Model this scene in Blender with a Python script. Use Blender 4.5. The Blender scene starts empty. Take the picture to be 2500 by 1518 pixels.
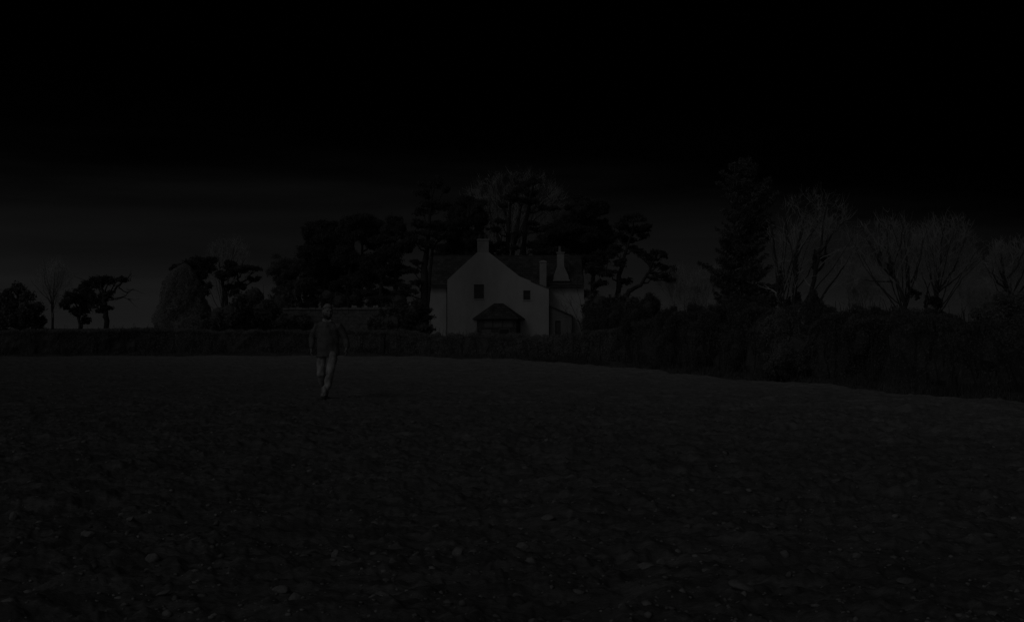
import bpy, bmesh, math, random
import numpy as np
from mathutils import Vector, Matrix
from mathutils.geometry import tessellate_polygon

S = bpy.context.scene
COL = S.collection
R = math.radians
random.seed(7)
RNG = np.random.default_rng(7)

# ------------------------------------------------------------------ camera, light, exposure
F = 2778.0          # focal length in photograph pixels (40 mm lens)
H = 1.30            # camera height
HOR = 801.0         # horizon row
cd = bpy.data.cameras.new('camera')
cam = bpy.data.objects.new('camera', cd)
COL.objects.link(cam)
S.camera = cam
cd.sensor_width = 36
cd.lens = 40.0
cd.clip_start = 0.1
cd.clip_end = 9000
cam.location = (0, 0, H)
cam.rotation_euler = (R(90) + math.atan((HOR - 759) / F), 0, 0)

EXPO = -4.55
S.view_settings.view_transform = 'Standard'
S.view_settings.look = 'None'
S.view_settings.gamma = 1
S.view_settings.exposure = EXPO

SUN_EL, SUN_AZ = R(40), R(38)       # sun behind the camera, to its left
sun_dir = Vector((-math.sin(SUN_AZ) * math.cos(SUN_EL), -math.cos(SUN_AZ) * math.cos(SUN_EL), math.sin(SUN_EL)))
sl = bpy.data.lights.new('sun', 'SUN')
sl.energy = 0.65
sl.angle = R(14)
so = bpy.data.objects.new('sun', sl)
COL.objects.link(so)
so.rotation_euler = (-sun_dir).to_track_quat('-Z', 'Y').to_euler()

W = bpy.data.worlds.new('World')
S.world = W
W.use_nodes = True
nt = W.node_tree
N, L = nt.nodes, nt.links


def math_node(nt, op, a, b=None, clamp=False):
    n = nt.nodes.new('ShaderNodeMath')
    n.operation = op
    n.use_clamp = clamp
    for i, v in enumerate((a, b)):
        if v is None:
            continue
        if isinstance(v, (int, float)):
            n.inputs[i].default_value = v
        else:
            nt.links.new(v, n.inputs[i])
    return n.outputs[0]


tc = N.new('ShaderNodeTexCoord')
sep = N.new('ShaderNodeSeparateXYZ')
L.new(tc.outputs['Generated'], sep.inputs[0])
dx, dy_, dz = sep.outputs
xr = math_node(nt, 'MAXIMUM', dx, 0.0)
xfac = math_node(nt, 'ADD', math_node(nt, 'ADD', math_node(nt, 'MULTIPLY', dx, 0.15), 1.0),
                 math_node(nt, 'MULTIPLY', math_node(nt, 'MULTIPLY', xr, xr), 3.0))
cmb = N.new('ShaderNodeCombineXYZ')
L.new(math_node(nt, 'MULTIPLY', dx, 2.2), cmb.inputs[0])
L.new(math_node(nt, 'MULTIPLY', dy_, 2.2), cmb.inputs[1])
L.new(math_node(nt, 'MULTIPLY', dz, 22.0), cmb.inputs[2])
nz = N.new('ShaderNodeTexNoise')
nz.inputs['Scale'].default_value = 1.6
nz.inputs['Detail'].default_value = 5
L.new(cmb.outputs[0], nz.inputs['Vector'])
cloud = nz.outputs[0]
# streaky cloud raises and lowers the glow above the horizon
ez = math_node(nt, 'MULTIPLY', dz, xfac)
ez = math_node(nt, 'ADD', ez, math_node(nt, 'MULTIPLY', math_node(nt, 'SUBTRACT', cloud, 0.5), 0.10))
pos = math_node(nt, 'DIVIDE', ez, 0.20, True)
rp = N.new('ShaderNodeValToRGB')
L.new(pos, rp.inputs[0])
SKY = [(0.0, .0098), (.105, .0085), (.19, .0064), (.36, .0042), (.50, .0026), (.60, .0014), (.70, .0006), (.80, .0002), (1.0, .00004)]
k = 2 ** (-EXPO)
el = rp.color_ramp.elements
while len(el) < len(SKY):
    el.new(0.5)
for e, (p_, v_) in zip(el, SKY):
    e.position = p_
    e.color = (v_ * k,) * 3 + (1,)
sky = N.new('ShaderNodeTexSky')
sky.sky_type = 'NISHITA'
sky.sun_disc = False
sky.sun_elevation = SUN_EL
sky.sun_rotation = math.pi + SUN_AZ
bw = N.new('ShaderNodeRGBToBW')
L.new(sky.outputs[0], bw.inputs[0])
dp = N.new('ShaderNodeVectorMath')
dp.operation = 'DOT_PRODUCT'
L.new(tc.outputs['Generated'], dp.inputs[0])
dp.inputs[1].default_value = sun_dir
mr = N.new('ShaderNodeMapRange')
mr.interpolation_type = 'SMOOTHSTEP'
mr.inputs[1].default_value = 0.02
mr.inputs[2].default_value = 0.75
L.new(dp.outputs['Value'], mr.inputs[0])
aure = math_node(nt, 'MULTIPLY', math_node(nt, 'MULTIPLY', bw.outputs[0], mr.outputs[0]), 0.17)
bwr = N.new('ShaderNodeRGBToBW')
L.new(rp.outputs[0], bwr.inputs[0])
bg = N['Background']
L.new(math_node(nt, 'ADD', aure, bwr.outputs[0]), bg.inputs[0])
bg.inputs[1].default_value = 1.0


# ------------------------------------------------------------------ helpers
def at(px, py, Y):
    """world point seen at a photograph pixel, at depth Y"""
    return np.array(((px - 1250) * Y / F, Y, H - (py - HOR) * Y / F))


def tag(o, label=None, cat=None, group=None, kind=None):
    for k_, v in (('label', label), ('category', cat), ('group', group), ('kind', kind)):
        if v:
            o[k_] = v
    return o


def empty(name, loc, label, cat, group=None):
    o = bpy.data.objects.new(name, None)
    COL.objects.link(o)
    o.location = loc
    o.empty_display_size = 0.2
    return tag(o, label, cat, group)


def link(name, me, mat, parent=None):
    o = bpy.data.objects.new(name, me)
    COL.objects.link(o)
    if mat is not None and not me.materials:
        me.materials.append(mat)
    if parent is not None:
        o.parent = parent
    return o


def np_mesh(name, V, faces_flat, nside, smooth=False):
    me = bpy.data.meshes.new(name)
    V = np.asarray(V, dtype=np.float32)
    faces_flat = np.asarray(faces_flat, dtype=np.int32).ravel()
    nf = len(faces_flat) // nside
    me.vertices.add(len(V))
    me.vertices.foreach_set('co', V.ravel())
    me.loops.add(len(faces_flat))
    me.loops.foreach_set('vertex_index', faces_flat)
    me.polygons.add(nf)
    me.polygons.foreach_set('loop_start', np.arange(nf, dtype=np.int32) * nside)
    me.polygons.foreach_set('loop_total', np.full(nf, nside, dtype=np.int32))
    if smooth:
        me.polygons.foreach_set('use_smooth', np.ones(nf, dtype=bool))
    me.update(calc_edges=True)
    return me


class MB:
    """collects boxes, prisms and polygons; build() links them as one mesh object"""

    def __init__(self):
        self.v, self.f = [], []

    def poly(self, pts):
        b = len(self.v)
        self.v += [tuple(p) for p in pts]
        self.f.append(tuple(range(b, b + len(pts))))

    def box(self, x0, x1, y0, y1, z0, z1):
        b = len(self.v)
        self.v += [(x, y, z) for z in (z0, z1) for (x, y) in ((x0, y0), (x1, y0), (x1, y1), (x0, y1))]
        self.f += [tuple(b + i for i in q) for q in
                   ((0, 3, 2, 1), (4, 5, 6, 7), (0, 1, 5, 4), (1, 2, 6, 5), (2, 3, 7, 6), (3, 0, 4, 7))]

    def prism(self, bottom, top):
        """two matching rings of points, capped"""
        b, n = len(self.v), len(bottom)
        self.v += [tuple(p) for p in bottom] + [tuple(p) for p in top]
        self.f.append(tuple(b + i for i in reversed(range(n))))
        self.f.append(tuple(b + n + i for i in range(n)))
        for i in range(n):
            j = (i + 1) % n
            self.f.append((b + i, b + j, b + n + j, b + n + i))

    def slab(self, pts, t):
        """a flat polygon given thickness t along its normal"""
        P = [Vector(p) for p in pts]
        n = (P[1] - P[0]).cross(P[2] - P[0]).normalized() * t
        self.prism([tuple(p) for p in P], [tuple(p + n) for p in P])

    def cyl(self, c, r, z0, z1, n=12, r1=None):
        r1 = r if r1 is None else r1
        a = [2 * math.pi * i / n for i in range(n)]
        self.prism([(c[0] + r * math.cos(t), c[1] + r * math.sin(t), z0) for t in a],
                   [(c[0] + r1 * math.cos(t), c[1] + r1 * math.sin(t), z1) for t in a])

    def wall_with_holes(self, outer, holes, y, depth):
        """vertical wall in the xz plane at y, facing -y, holes with reveals of the given depth"""
        loops = [[Vector((p[0], p[1], 0)) for p in outer]] + [[Vector((p[0], p[1], 0)) for p in h] for h in holes]
        tri = tessellate_polygon(loops)
        flat = [p for l_ in loops for p in l_]
        b = len(self.v)
        self.v += [(p.x, y, p.y) for p in flat]
        self.f += [tuple(b + i for i in t) for t in tri]
        for h in holes:
            for i in range(len(h)):
                p, q = h[i], h[(i + 1) % len(h)]
                self.poly([(p[0], y, p[1]), (q[0], y, q[1]), (q[0], y + depth, q[1]), (p[0], y + depth, p[1])])

    def build(self, name, mat, parent=None, bevel=0.0, smooth=False):
        me = bpy.data.meshes.new(name)
        me.from_pydata(self.v, [], self.f)
        bm = bmesh.new()
        bm.from_mesh(me)
        bmesh.ops.recalc_face_normals(bm, faces=bm.faces)
        bm.to_mesh(me)
        bm.free()
        if smooth:
            me.polygons.foreach_set('use_smooth', np.ones(len(me.polygons), dtype=bool))
        o = link(name, me, mat, parent)
        if bevel:
            m = o.modifiers.new('bevel', 'BEVEL')
            m.width = bevel
            m.segments = 2
            m.limit_method = 'ANGLE'
        return o


# ------------------------------------------------------------------ materials (the photograph is monochrome)
def mat(name, a, b=None, scale=3.0, rough=0.95, detail=6, bump=0.0, bscale=None, spec=0.2, stretch=None, lo=.35, hi=.65):
    m = bpy.data.materials.new(name)
    m.use_nodes = True
    t = m.node_tree
    p = t.nodes['Principled BSDF']
    p.inputs['Roughness'].default_value = rough
    p.inputs['Specular IOR Level'].default_value = spec
    if b is None:
        p.inputs['Base Color'].default_value = (a, a, a, 1)
        return m
    c = t.nodes.new('ShaderNodeTexCoord')
    src = c.outputs['Object']
    if stretch:
        mp = t.nodes.new('ShaderNodeMapping')
        mp.inputs['Scale'].default_value = stretch
        t.links.new(src, mp.inputs[0])
        src = mp.outputs[0]
    n = t.nodes.new('ShaderNodeTexNoise')
    n.inputs['Scale'].default_value = scale
    n.inputs['Detail'].default_value = detail
    n.inputs['Roughness'].default_value = .65
    t.links.new(src, n.inputs['Vector'])
    r = t.nodes.new('ShaderNodeValToRGB')
    r.color_ramp.elements[0].position = lo
    r.color_ramp.elements[1].position = hi
    r.color_ramp.elements[0].color = (a, a, a, 1)
    r.color_ramp.elements[1].color = (b, b, b, 1)
    t.links.new(n.outputs[0], r.inputs[0])
    t.links.new(r.outputs[0], p.inputs['Base Color'])
    if bump:
        n2 = t.nodes.new('ShaderNodeTexNoise')
        n2.inputs['Scale'].default_value = bscale or scale * 3
        n2.inputs['Detail'].default_value = 8
        t.links.new(src, n2.inputs['Vector'])
        bp = t.nodes.new('ShaderNodeBump')
        bp.inputs['Strength'].default_value = bump
        bp.inputs['Distance'].default_value = 0.03
        t.links.new(n2.outputs[0], bp.inputs['Height'])
        t.links.new(bp.outputs[0], p.inputs['Normal'])
    return m


def leaf_mat(name, a, b, scale=.6, trans=.45, lo=.35, hi=.65):
    """leaves that also pass some light through"""
    m = mat(name, a, b, scale=scale, lo=lo, hi=hi)
    t = m.node_tree
    p = t.nodes['Principled BSDF']
    col = p.inputs['Base Color'].links[0].from_socket
    tr = t.nodes.new('ShaderNodeBsdfTranslucent')
    t.links.new(col, tr.inputs[0])
    mx = t.nodes.new('ShaderNodeMixShader')
    mx.inputs[0].default_value = trans
    t.links.new(p.outputs[0], mx.inputs[1])
    t.links.new(tr.outputs[0], mx.inputs[2])
    t.links.new(mx.outputs[0], t.nodes['Material Output'].inputs[0])
    return m


def slate_material(name, a, b):
    m = mat(name, a, b, scale=1.4, bump=.3, bscale=6)
    t = m.node_tree
    p = t.nodes['Principled BSDF']
    br = t.nodes.new('ShaderNodeTexBrick')
    br.inputs['Scale'].default_value = 1.0
    br.inputs['Brick Width'].default_value = .36
    br.inputs['Row Height'].default_value = .2
    br.inputs['Mortar Size'].default_value = .012
    br.inputs['Color1'].default_value = (.75, .75, .75, 1)
    br.inputs['Color2'].default_value = (1.2, 1.2, 1.2, 1)
    br.inputs['Mortar'].default_value = (.4, .4, .4, 1)
    c = t.nodes.new('ShaderNodeTexCoord')
    mp = t.nodes.new('ShaderNodeMapping')
    sp = t.nodes.new('ShaderNodeSeparateXYZ')
    cm = t.nodes.new('ShaderNodeCombineXYZ')
    t.links.new(c.outputs['Object'], sp.inputs[0])
    t.links.new(sp.outputs[0], cm.inputs[0])
    t.links.new(sp.outputs[2], cm.inputs[1])
    t.links.new(cm.outputs[0], br.inputs['Vector'])
    mx = t.nodes.new('ShaderNodeMix')
    mx.data_type = 'RGBA'
    mx.blend_type = 'MULTIPLY'
    mx.inputs[0].default_value = 1
    old = p.inputs['Base Color'].links[0].from_socket
    t.links.new(old, mx.inputs[6])
    t.links.new(br.outputs[0], mx.inputs[7])
    t.links.new(mx.outputs[2], p.inputs['Base Color'])
    return m


M = dict(
    harl=mat('white_harling', .43, .53, scale=.9, bump=.3, bscale=14, lo=.3, hi=.6, stretch=(1, 1, .45)),
    harl_stack=mat('chimney_harling', .32, .42, scale=1.2, bump=.3, bscale=14),
    harl_shade=mat('shaded_harling', .18, .26, scale=.8, bump=.25, bscale=14),  # darker copy of the harling; the lean-to's shade is put into its colour
    slate=slate_material('slate', .075, .13),
    porch_slate=slate_material('porch_slate', .07, .11),
    timber=mat('dark_timber', .08, .12, scale=6, stretch=(8, 8, .6)),
    panel=mat('painted_panel', .15, .20, scale=3),
    frame=mat('window_frame', .10),
    glass=mat('window_glass', .02, rough=.15, spec=.4),
    lead=mat('lead', .08, .12, scale=4),
    pot=mat('chimney_pot_clay', .20, .28, scale=5),
    needle=leaf_mat('pine_needles', .11, .19, .55),
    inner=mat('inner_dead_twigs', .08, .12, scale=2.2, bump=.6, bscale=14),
    spruce=leaf_mat('spruce_needles', .17, .27, .8),
    leaf=leaf_mat('evergreen_leaves', .15, .22, .7, .3),
    yew=leaf_mat('clipped_evergreen', .36, .46, .6, .3, lo=.4, hi=.6),
    soft=leaf_mat('fine_twig_foliage', .18, .26, .6),
    hedge=leaf_mat('hedge_foliage', .25, .34, .7, .3),
    bramble=leaf_mat('tangled_hedge', .16, .21, .7, .3),
    bark=mat('dark_bark', .04, .09, scale=3, stretch=(1, 1, .3)),
    palebark=mat('pale_bark', .16, .28, scale=3, stretch=(1, 1, .3)),
    twig=mat('bare_twigs', .44, .58, scale=.3),
    ivystem=leaf_mat('ivy_leaves', .10, .16, 2),
    grass=mat('winter_grass', .08, .15, scale=.9),
    straw=mat('dead_grass', .08, .15, scale=.6),
    stone=mat('field_stone_rock', .17, .28, scale=9, bump=.3, bscale=25),
    clod=mat('soil_clod', .12, .34, scale=2.2, bump=.4, bscale=30),  # pale end of the range paints in the highlights on the clods
    rubble=mat('garden_wall_stone', .12, .22, scale=2.4, bump=.5, bscale=6, stretch=(1, 1, 2)),
    coping=mat('wall_coping', .18, .26, scale=2),
    skin=mat('skin', .25, .31, scale=20),
    knit=mat('dark_knit_wool', .13, .19, scale=14, bump=.35, bscale=90),
    trouser=mat('pale_trouser_cloth', .17, .50, scale=5.5, bump=.15, bscale=60),
    boot=mat('dark_boot_leather', .05, .08, scale=9),
    hair=mat('grey_hair', .24, .34, scale=60, stretch=(1, 1, .3)),
    beard=mat('dark_beard', .06, .10, scale=70),
    collar=mat('pale_shirt', .36, .42, scale=20),
    eye=mat('eye', .06, rough=.2, spec=.5),
)


# ------------------------------------------------------------------ value noise
def vnoise(x, y, seed):
    xi = np.floor(x).astype(np.int64)
    yi = np.floor(y).astype(np.int64)
    xf, yf = x - xi, y - yi
    u, v = xf * xf * xf * (xf * (xf * 6 - 15) + 10), yf * yf * yf * (yf * (yf * 6 - 15) + 10)

    def h(a, b):
        n = (a * 374761393 + b * 668265263 + seed * 974634777) & 0xffffffff
        n = ((n ^ (n >> 13)) * 1274126177) & 0xffffffff
        return ((n ^ (n >> 16)) & 0xffff) / 65535.0
    return (h(xi, yi) * (1 - u) + h(xi + 1, yi) * u) * (1 - v) + (h(xi, yi + 1) * (1 - u) + h(xi + 1, yi + 1) * u) * v


# ------------------------------------------------------------------ ground and field
EDGE_PX = [(0, 871), (400, 868), (800, 868), (900, 869), (1100, 873), (1300, 880), (1450, 890), (1550, 900), (1700, 915),
           (1800, 925), (2000, 938), (2200, 958), (2350, 970), (2500, 985)]
EDGE = []
for px, py in EDGE_PX:
    d = F * H / (py - HOR)
    EDGE.append(((px - 1250) * d / F, d))
EDGE = np.array([(-160, 49.0), (-60, 51.0)] + EDGE + [(9.3, 12.0), (9.6, -40.0)])


def edge_dist(x, y):
    """signed distance to the field boundary, positive outside the field"""
    best = np.full(np.shape(x), 1e9)
    for a, b in zip(EDGE[:-1], EDGE[1:]):
        ab = b - a
        t = np.clip(((x - a[0]) * ab[0] + (y - a[1]) * ab[1]) / (ab @ ab), 0, 1)
        best = np.minimum(best, np.hypot(x - a[0] - t * ab[0], y - a[1] - t * ab[1]))
    poly = np.vstack([EDGE, [(-160, -40)]])
    inside = np.zeros(np.shape(x), bool)
    for a, b in zip(poly, np.roll(poly, -1, 0)):
        if a[1] == b[1]:
            continue
        c = ((a[1] > y) != (b[1] > y)) & (x < (b[0] - a[0]) * (y - a[1]) / (b[1] - a[1]) + a[0])
        inside ^= c
    return np.where(inside, -best, best)


def sstep(a, b, t):
    t = np.clip((t - a) / (b - a), 0, 1)
    return t * t * (3 - 2 * t)


def rough_zone(x, y):
    """1 on the rough ploughed near part, 0 on the smooth harrowed far part"""
    return 1 - sstep(13, 27, y + 5 * (vnoise(x / 4.5, y / 4.5, 3) - .5))


def soil_z(x, y):
    rz = rough_zone(x, y)
    u, w = x * .9 + y * .42, -x * .42 + y * .9           # the plough went slantwise
    z = .08 * (vnoise(u / 2.6, w / 1.1, 1) - .5)
    z += (.035 + .065 * rz) * (vnoise(u / .62, w / .34, 2) - .5)
    big = np.abs(vnoise(u / .27, w / .17, 4) - .5) * 2
    z += (.024 + .026 * rz) * (.45 - big)
    z += (.018 + .016 * rz) * (vnoise(u / .12, w / .07, 5) - .5)
    z += (.012 + .016 * rz) * (vnoise(u / .062, w / .036, 6) - .5)
    z += (.012 + .012 * rz) * (.5 - np.abs(vnoise(u / .075, w / .05, 16) - .5) * 2) * vnoise(x / .9, y / .9, 17)
    z += .013 * rz * (vnoise(x / .026, y / .020, 8) - .5)
    return z


def field_mesh():
    ys = [-5.0]
    while ys[-1] < 57:
        y = ys[-1]
        ys.append(y + min(max(abs(y) * .0036, .009), .20) * (1 if y > 3.5 else 4))
    ys = np.array(ys)
    t = np.concatenate([np.linspace(-1, -.86, 60)[:-1], np.linspace(-.86, .86, 1000), np.linspace(.86, 1, 60)[1:]])
    core = np.clip(t / .86, -1, 1)
    outer = np.sign(t) * np.clip((np.abs(t) - .86) / .14, 0, 1)
    yy = np.maximum(ys, 3.5)[:, None]
    X = core[None, :] * (.56 * yy + .4) + outer[None, :] * (.35 * yy + 14)
    Y = np.repeat(ys[:, None], len(t), 1)
    d = edge_dist(X, Y)
    Z = soil_z(X, Y) - .45 * sstep(-.15, .7, d + .35 * (vnoise(X / .8, Y / .8, 9) - .5))
    nx, ny = len(t), len(ys)
    idx = np.arange(nx * ny).reshape(ny, nx)
    q = np.stack([idx[:-1, :-1], idx[:-1, 1:], idx[1:, 1:], idx[1:, :-1]], -1).reshape(-1, 4)
    V = np.stack([X, Y, Z], -1).reshape(-1, 3)
    keep = (d.reshape(-1)[q].min(1) < 1.2)
    me = np_mesh('field', V, q[keep], 4, True)
    return me


def field_material():
    m = bpy.data.materials.new('ploughed_soil')
    m.use_nodes = True
    t = m.node_tree
    nd, lk = t.nodes, t.links
    p = nd['Principled BSDF']
    p.inputs['Roughness'].default_value = 1
    p.inputs['Specular IOR Level'].default_value = .1
    c = nd.new('ShaderNodeTexCoord')
    mp = nd.new('ShaderNodeMapping')
    mp.inputs['Rotation'].default_value = (0, 0, R(-25))
    mp.inputs['Scale'].default_value = (.45, 1.2, 1)
    lk.new(c.outputs['Object'], mp.inputs[0])

    def noise(scale, det=6, rgh=.6):
        n = nd.new('ShaderNodeTexNoise')
        n.inputs['Scale'].default_value = scale
        n.inputs['Detail'].default_value = det
        n.inputs['Roughness'].default_value = rgh
        lk.new(mp.outputs[0], n.inputs['Vector'])
        return n.outputs[0]

    def ramp(src, pts):
        r = nd.new('ShaderNodeValToRGB')
        while len(r.color_ramp.elements) < len(pts):
            r.color_ramp.elements.new(.5)
        for e, (a, v) in zip(r.color_ramp.elements, pts):
            e.position = a
            e.color = (v, v, v, 1)
        lk.new(src, r.inputs[0])
        return r.outputs[0]
    # dark turned soil with pale crusts, grading to paler harrowed ground far and right
    dark_soil = ramp(noise(6.5, 10, .75), [(.30, .055), (.48, .11), (.60, .17), (.74, .30)])
    pale_soil = ramp(noise(4.0, 10, .75), [(.34, .17), (.5, .30), (.66, .44)])
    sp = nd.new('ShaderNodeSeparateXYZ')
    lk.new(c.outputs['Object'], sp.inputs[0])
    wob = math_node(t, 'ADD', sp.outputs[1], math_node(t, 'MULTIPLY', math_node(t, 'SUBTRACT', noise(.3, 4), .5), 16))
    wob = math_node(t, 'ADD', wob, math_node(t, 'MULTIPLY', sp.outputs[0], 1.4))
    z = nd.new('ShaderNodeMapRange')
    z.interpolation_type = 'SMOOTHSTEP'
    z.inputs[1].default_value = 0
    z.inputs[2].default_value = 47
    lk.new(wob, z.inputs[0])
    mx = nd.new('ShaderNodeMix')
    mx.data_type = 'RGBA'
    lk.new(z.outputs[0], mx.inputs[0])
    lk.new(dark_soil, mx.inputs[6])
    lk.new(pale_soil, mx.inputs[7])
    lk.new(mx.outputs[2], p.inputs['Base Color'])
    bp = nd.new('ShaderNodeBump')
    bp.inputs['Strength'].default_value = 1.0
    bp.inputs['Distance'].default_value = .02
    lk.new(noise(22, 8, .65), bp.inputs['Height'])
    lk.new(bp.outputs[0], p.inputs['Normal'])
    return m


def ground_mesh():
    ax = np.sinh(np.linspace(-6.2, 6.2, 420)) * 4000 / np.sinh(6.2)
    X, Y = np.meshgrid(ax + 6, ax + 30)
    d = edge_dist(X, Y)
    Z = -.45 + .5 * sstep(-.5, .5, d) + .12 * sstep(.3, 2.5, d) - .45 * sstep(8, 45, d)
    Z += .10 * (vnoise(X / 1.3, Y / 1.3, 21) - .5) * sstep(0, 1, d)
    n = len(ax)
    idx = np.arange(n * n).reshape(n, n)
    q = np.stack([idx[:-1, :-1], idx[:-1, 1:], idx[1:, 1:], idx[1:, :-1]], -1).reshape(-1, 4)
    return np_mesh('ground', np.stack([X, Y, Z], -1).reshape(-1, 3), q, 4, True)


def ground_z(x, y):
    d = edge_dist(np.array([x]), np.array([y]))[0]
    return float(-.45 + .5 * sstep(-.5, .5, d) + .12 * sstep(.3, 2.5, d) - .45 * sstep(8, 45, d)) if d > 0 else 0.0


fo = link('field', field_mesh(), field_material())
tag(fo, kind='structure')
go = link('ground', ground_mesh(), M['grass'])
tag(go, kind='structure')


# ------------------------------------------------------------------ foliage and branches
def leaves(P, ln, wd, rng, up=0.0):
    """one narrow triangle per point, random direction (up > 0 tilts them upward)"""
    n = len(P)
    u = rng.normal(size=(n, 3))
    u[:, 2] += up * 1.5
    u /= np.linalg.norm(u, axis=1)[:, None]
    v = np.cross(u, rng.normal(size=(n, 3)))
    v /= np.linalg.norm(v, axis=1)[:, None] + 1e-9
    s = rng.uniform(.6, 1.4, n)[:, None]
    a = P - u * ln * .5 * s
    V = np.stack([a - v * wd * .5 * s, a + v * wd * .5 * s, P + u * ln * .5 * s], 1).reshape(-1, 3)
    return V


def clump_points(c, r, n, rng, shell=.45):
    d = rng.normal(size=(n, 3))
    d /= np.linalg.norm(d, axis=1)[:, None]
    return c + d * (rng.uniform(0, 1, n) ** shell)[:, None] * np.asarray(r)


def blob_foliage(blobs, ln, wd, cover, rng, sub=9, up=0.0, flat=.65):
    """blobs: list of (centre, (rx, ry, rz)); each is broken into smaller clumps with gaps between"""
    out = []
    for c, r in blobs:
        r = np.asarray(r)
        m = max(5, int(sub * rng.uniform(.8, 1.25)))
        for i in range(m):
            d = rng.normal(size=3)
            d /= np.linalg.norm(d)
            cc = c + d * r * rng.uniform(.3, 1.02)
            k_ = rng.uniform(.20, .46)
            rr = np.array((r[0] * k_, r[1] * k_, max(r[2] * k_, min(r[0], r[2]) * k_ * flat)))
            n = int(cover * rr[0] * rr[2] * math.pi / (.25 * ln * wd)) + 6
            out.append(clump_points(cc, rr, n, rng))
            # a few stray sprays break the outline
            out.append(clump_points(cc, rr * 1.6, max(3, n // 7), rng, .35))
    return leaves(np.concatenate(out), ln, wd, rng, up)


def tri_mesh(name, V, origin, outer=None, core=None):
    """triangle soup; an optional inner core of dark dead twigs gets the second material"""
    nv = len(V)
    if core is not None:
        V = np.concatenate([V, core])
    V = V - np.asarray(origin)
    me = np_mesh(name, V, np.arange(len(V)), 3)
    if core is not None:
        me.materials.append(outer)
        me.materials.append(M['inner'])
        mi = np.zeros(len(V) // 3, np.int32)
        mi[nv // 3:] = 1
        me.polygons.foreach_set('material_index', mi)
    return me


def tubes(lines, origin, sides=None):
    """lines: list of (points Nx3, radii N); one mesh"""
    VV, FF, base = [], [], 0
    o = np.asarray(origin)
    for P, r in lines:
        P = np.asarray(P, float)
        r = np.asarray(r, float)
        ns = sides or (3 if r[0] < .02 else 5 if r[0] < .07 else 9)
        T = np.gradient(P, axis=0)
        T /= np.linalg.norm(T, axis=1)[:, None] + 1e-9
        ref = np.array((1.0, .2, 0)) if abs(T[0][2]) > .7 else np.array((0, 0, 1.0))
        A = np.cross(T, ref)
        A /= np.linalg.norm(A, axis=1)[:, None] + 1e-9
        B = np.cross(T, A)
        a = np.arange(ns) * 2 * math.pi / ns
        ring = (A[:, None, :] * np.cos(a)[None, :, None] + B[:, None, :] * np.sin(a)[None, :, None]) * r[:, None, None] + P[:, None, :]
        VV.append(ring.reshape(-1, 3) - o)
        n = len(P)
        i = (np.arange(n - 1)[:, None] * ns + np.arange(ns)[None, :])
        j = (np.arange(n - 1)[:, None] * ns + (np.arange(ns)[None, :] + 1) % ns)
        FF.append(np.stack([i, j, j + ns, i + ns], -1).reshape(-1, 4) + base)
        base += n * ns
    return np.concatenate(VV), np.concatenate(FF)


def tube_obj(name, lines, origin, m, parent):
    V, Fq = tubes(lines, origin)
    return link(name, np_mesh(name, V, Fq, 4, True), m, parent)


def smooth_line(pts, n, jit, rng):
    pts = np.asarray(pts, float)
    t = np.linspace(0, len(pts) - 1, n)
    i = np.clip(t.astype(int), 0, len(pts) - 2)
    f = (t - i)[:, None]
    f = f * f * (3 - 2 * f) * .5 + f * .5
    P = pts[i] * (1 - f) + pts[i + 1] * f
    P[1:-1] += rng.normal(size=(n - 2, 3)) * jit
    return P


def blob_tree(name, label, cat, Y, trunks, blobs, foliage='needle', leaf=(.27, .09), cover=2.6, sub=15, depth=.7,
              group=None, seed=0, extra=(), up=.2, bark='bark', limbs=True):
    """a tree from the photograph: trunks [(px,py,radius m), ...], blobs [(px,py,rx,ry) in pixels]"""
    rng = np.random.default_rng(seed + 100)
    s = Y / F
    b0 = trunks[0][0]
    base = at(b0[0], b0[1], Y)
    base[2] = ground_z(base[0], base[1]) - .05
    root = empty(name, base, label, cat, group)
    lines, tops = [], []
    for tr in trunks:
        pts = [at(p[0], p[1], Y) for p in tr]
        pts[0][2] = min(pts[0][2], base[2])
        P = smooth_line(pts, len(pts) * 4, .03, rng)
        rad = np.interp(np.linspace(0, 1, len(P)), np.linspace(0, 1, len(tr)), [p[2] for p in tr])
        rad = rad * rng.uniform(.93, 1.07, len(P))
        rad[0] *= 1.35
        lines.append((P, rad))
        tops.append(P)
    B = []
    halfw = (max(b[0] + b[2] for b in blobs) - min(b[0] - b[2] for b in blobs)) * .5 * s
    for b in blobs:
        dy = rng.uniform(-1, 1) * halfw * depth
        c = at(b[0], b[1], Y + dy)
        k_ = (Y + dy) / F
        rr = np.array((b[2] * k_, (b[2] + b[3]) * .55 * k_, b[3] * k_))
        B.append((c, rr))
        if limbs:
            allp = np.concatenate(tops)
            near = allp[np.argsort(np.linalg.norm(allp - (c - np.array((0, 0, .9))), axis=1))[0]]
            mid = (near + c) / 2 + np.array((0, 0, -.12 * np.linalg.norm(c - near)))
            P = smooth_line([near, mid, c], 8, .04, rng)
            lines.append((P, np.linspace(.085, .02, 8)))
            for q in range(4):
                e = c + rng.normal(size=3) * rr * .6
                lines.append((smooth_line([P[5], (P[5] + e) / 2, e], 5, .03, rng), np.linspace(.03, .008, 5)))
    for ln in extra:
        pts = [at(p[0], p[1], Y) for p in ln]
        P = smooth_line(pts, len(pts) * 4, .04, rng)
        lines.append((P, np.interp(np.linspace(0, 1, len(P)), np.linspace(0, 1, len(ln)), [p[2] for p in ln])))
        for q in range(10):
            i = rng.integers(len(P) // 3, len(P))
            e = P[i] + rng.normal(size=3) * (.5, .5, .35)
            lines.append((smooth_line([P[i], (P[i] + e) / 2, e], 4, .05, rng), np.linspace(.02, .006, 4)))
    tube_obj('trunk', lines, base, M[bark], root)
    V = blob_foliage(B, leaf[0], leaf[1], cover, rng, sub=sub, up=up)
    link('crown', tri_mesh('crown', V, base), M[foliage], root)
    return root


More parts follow.
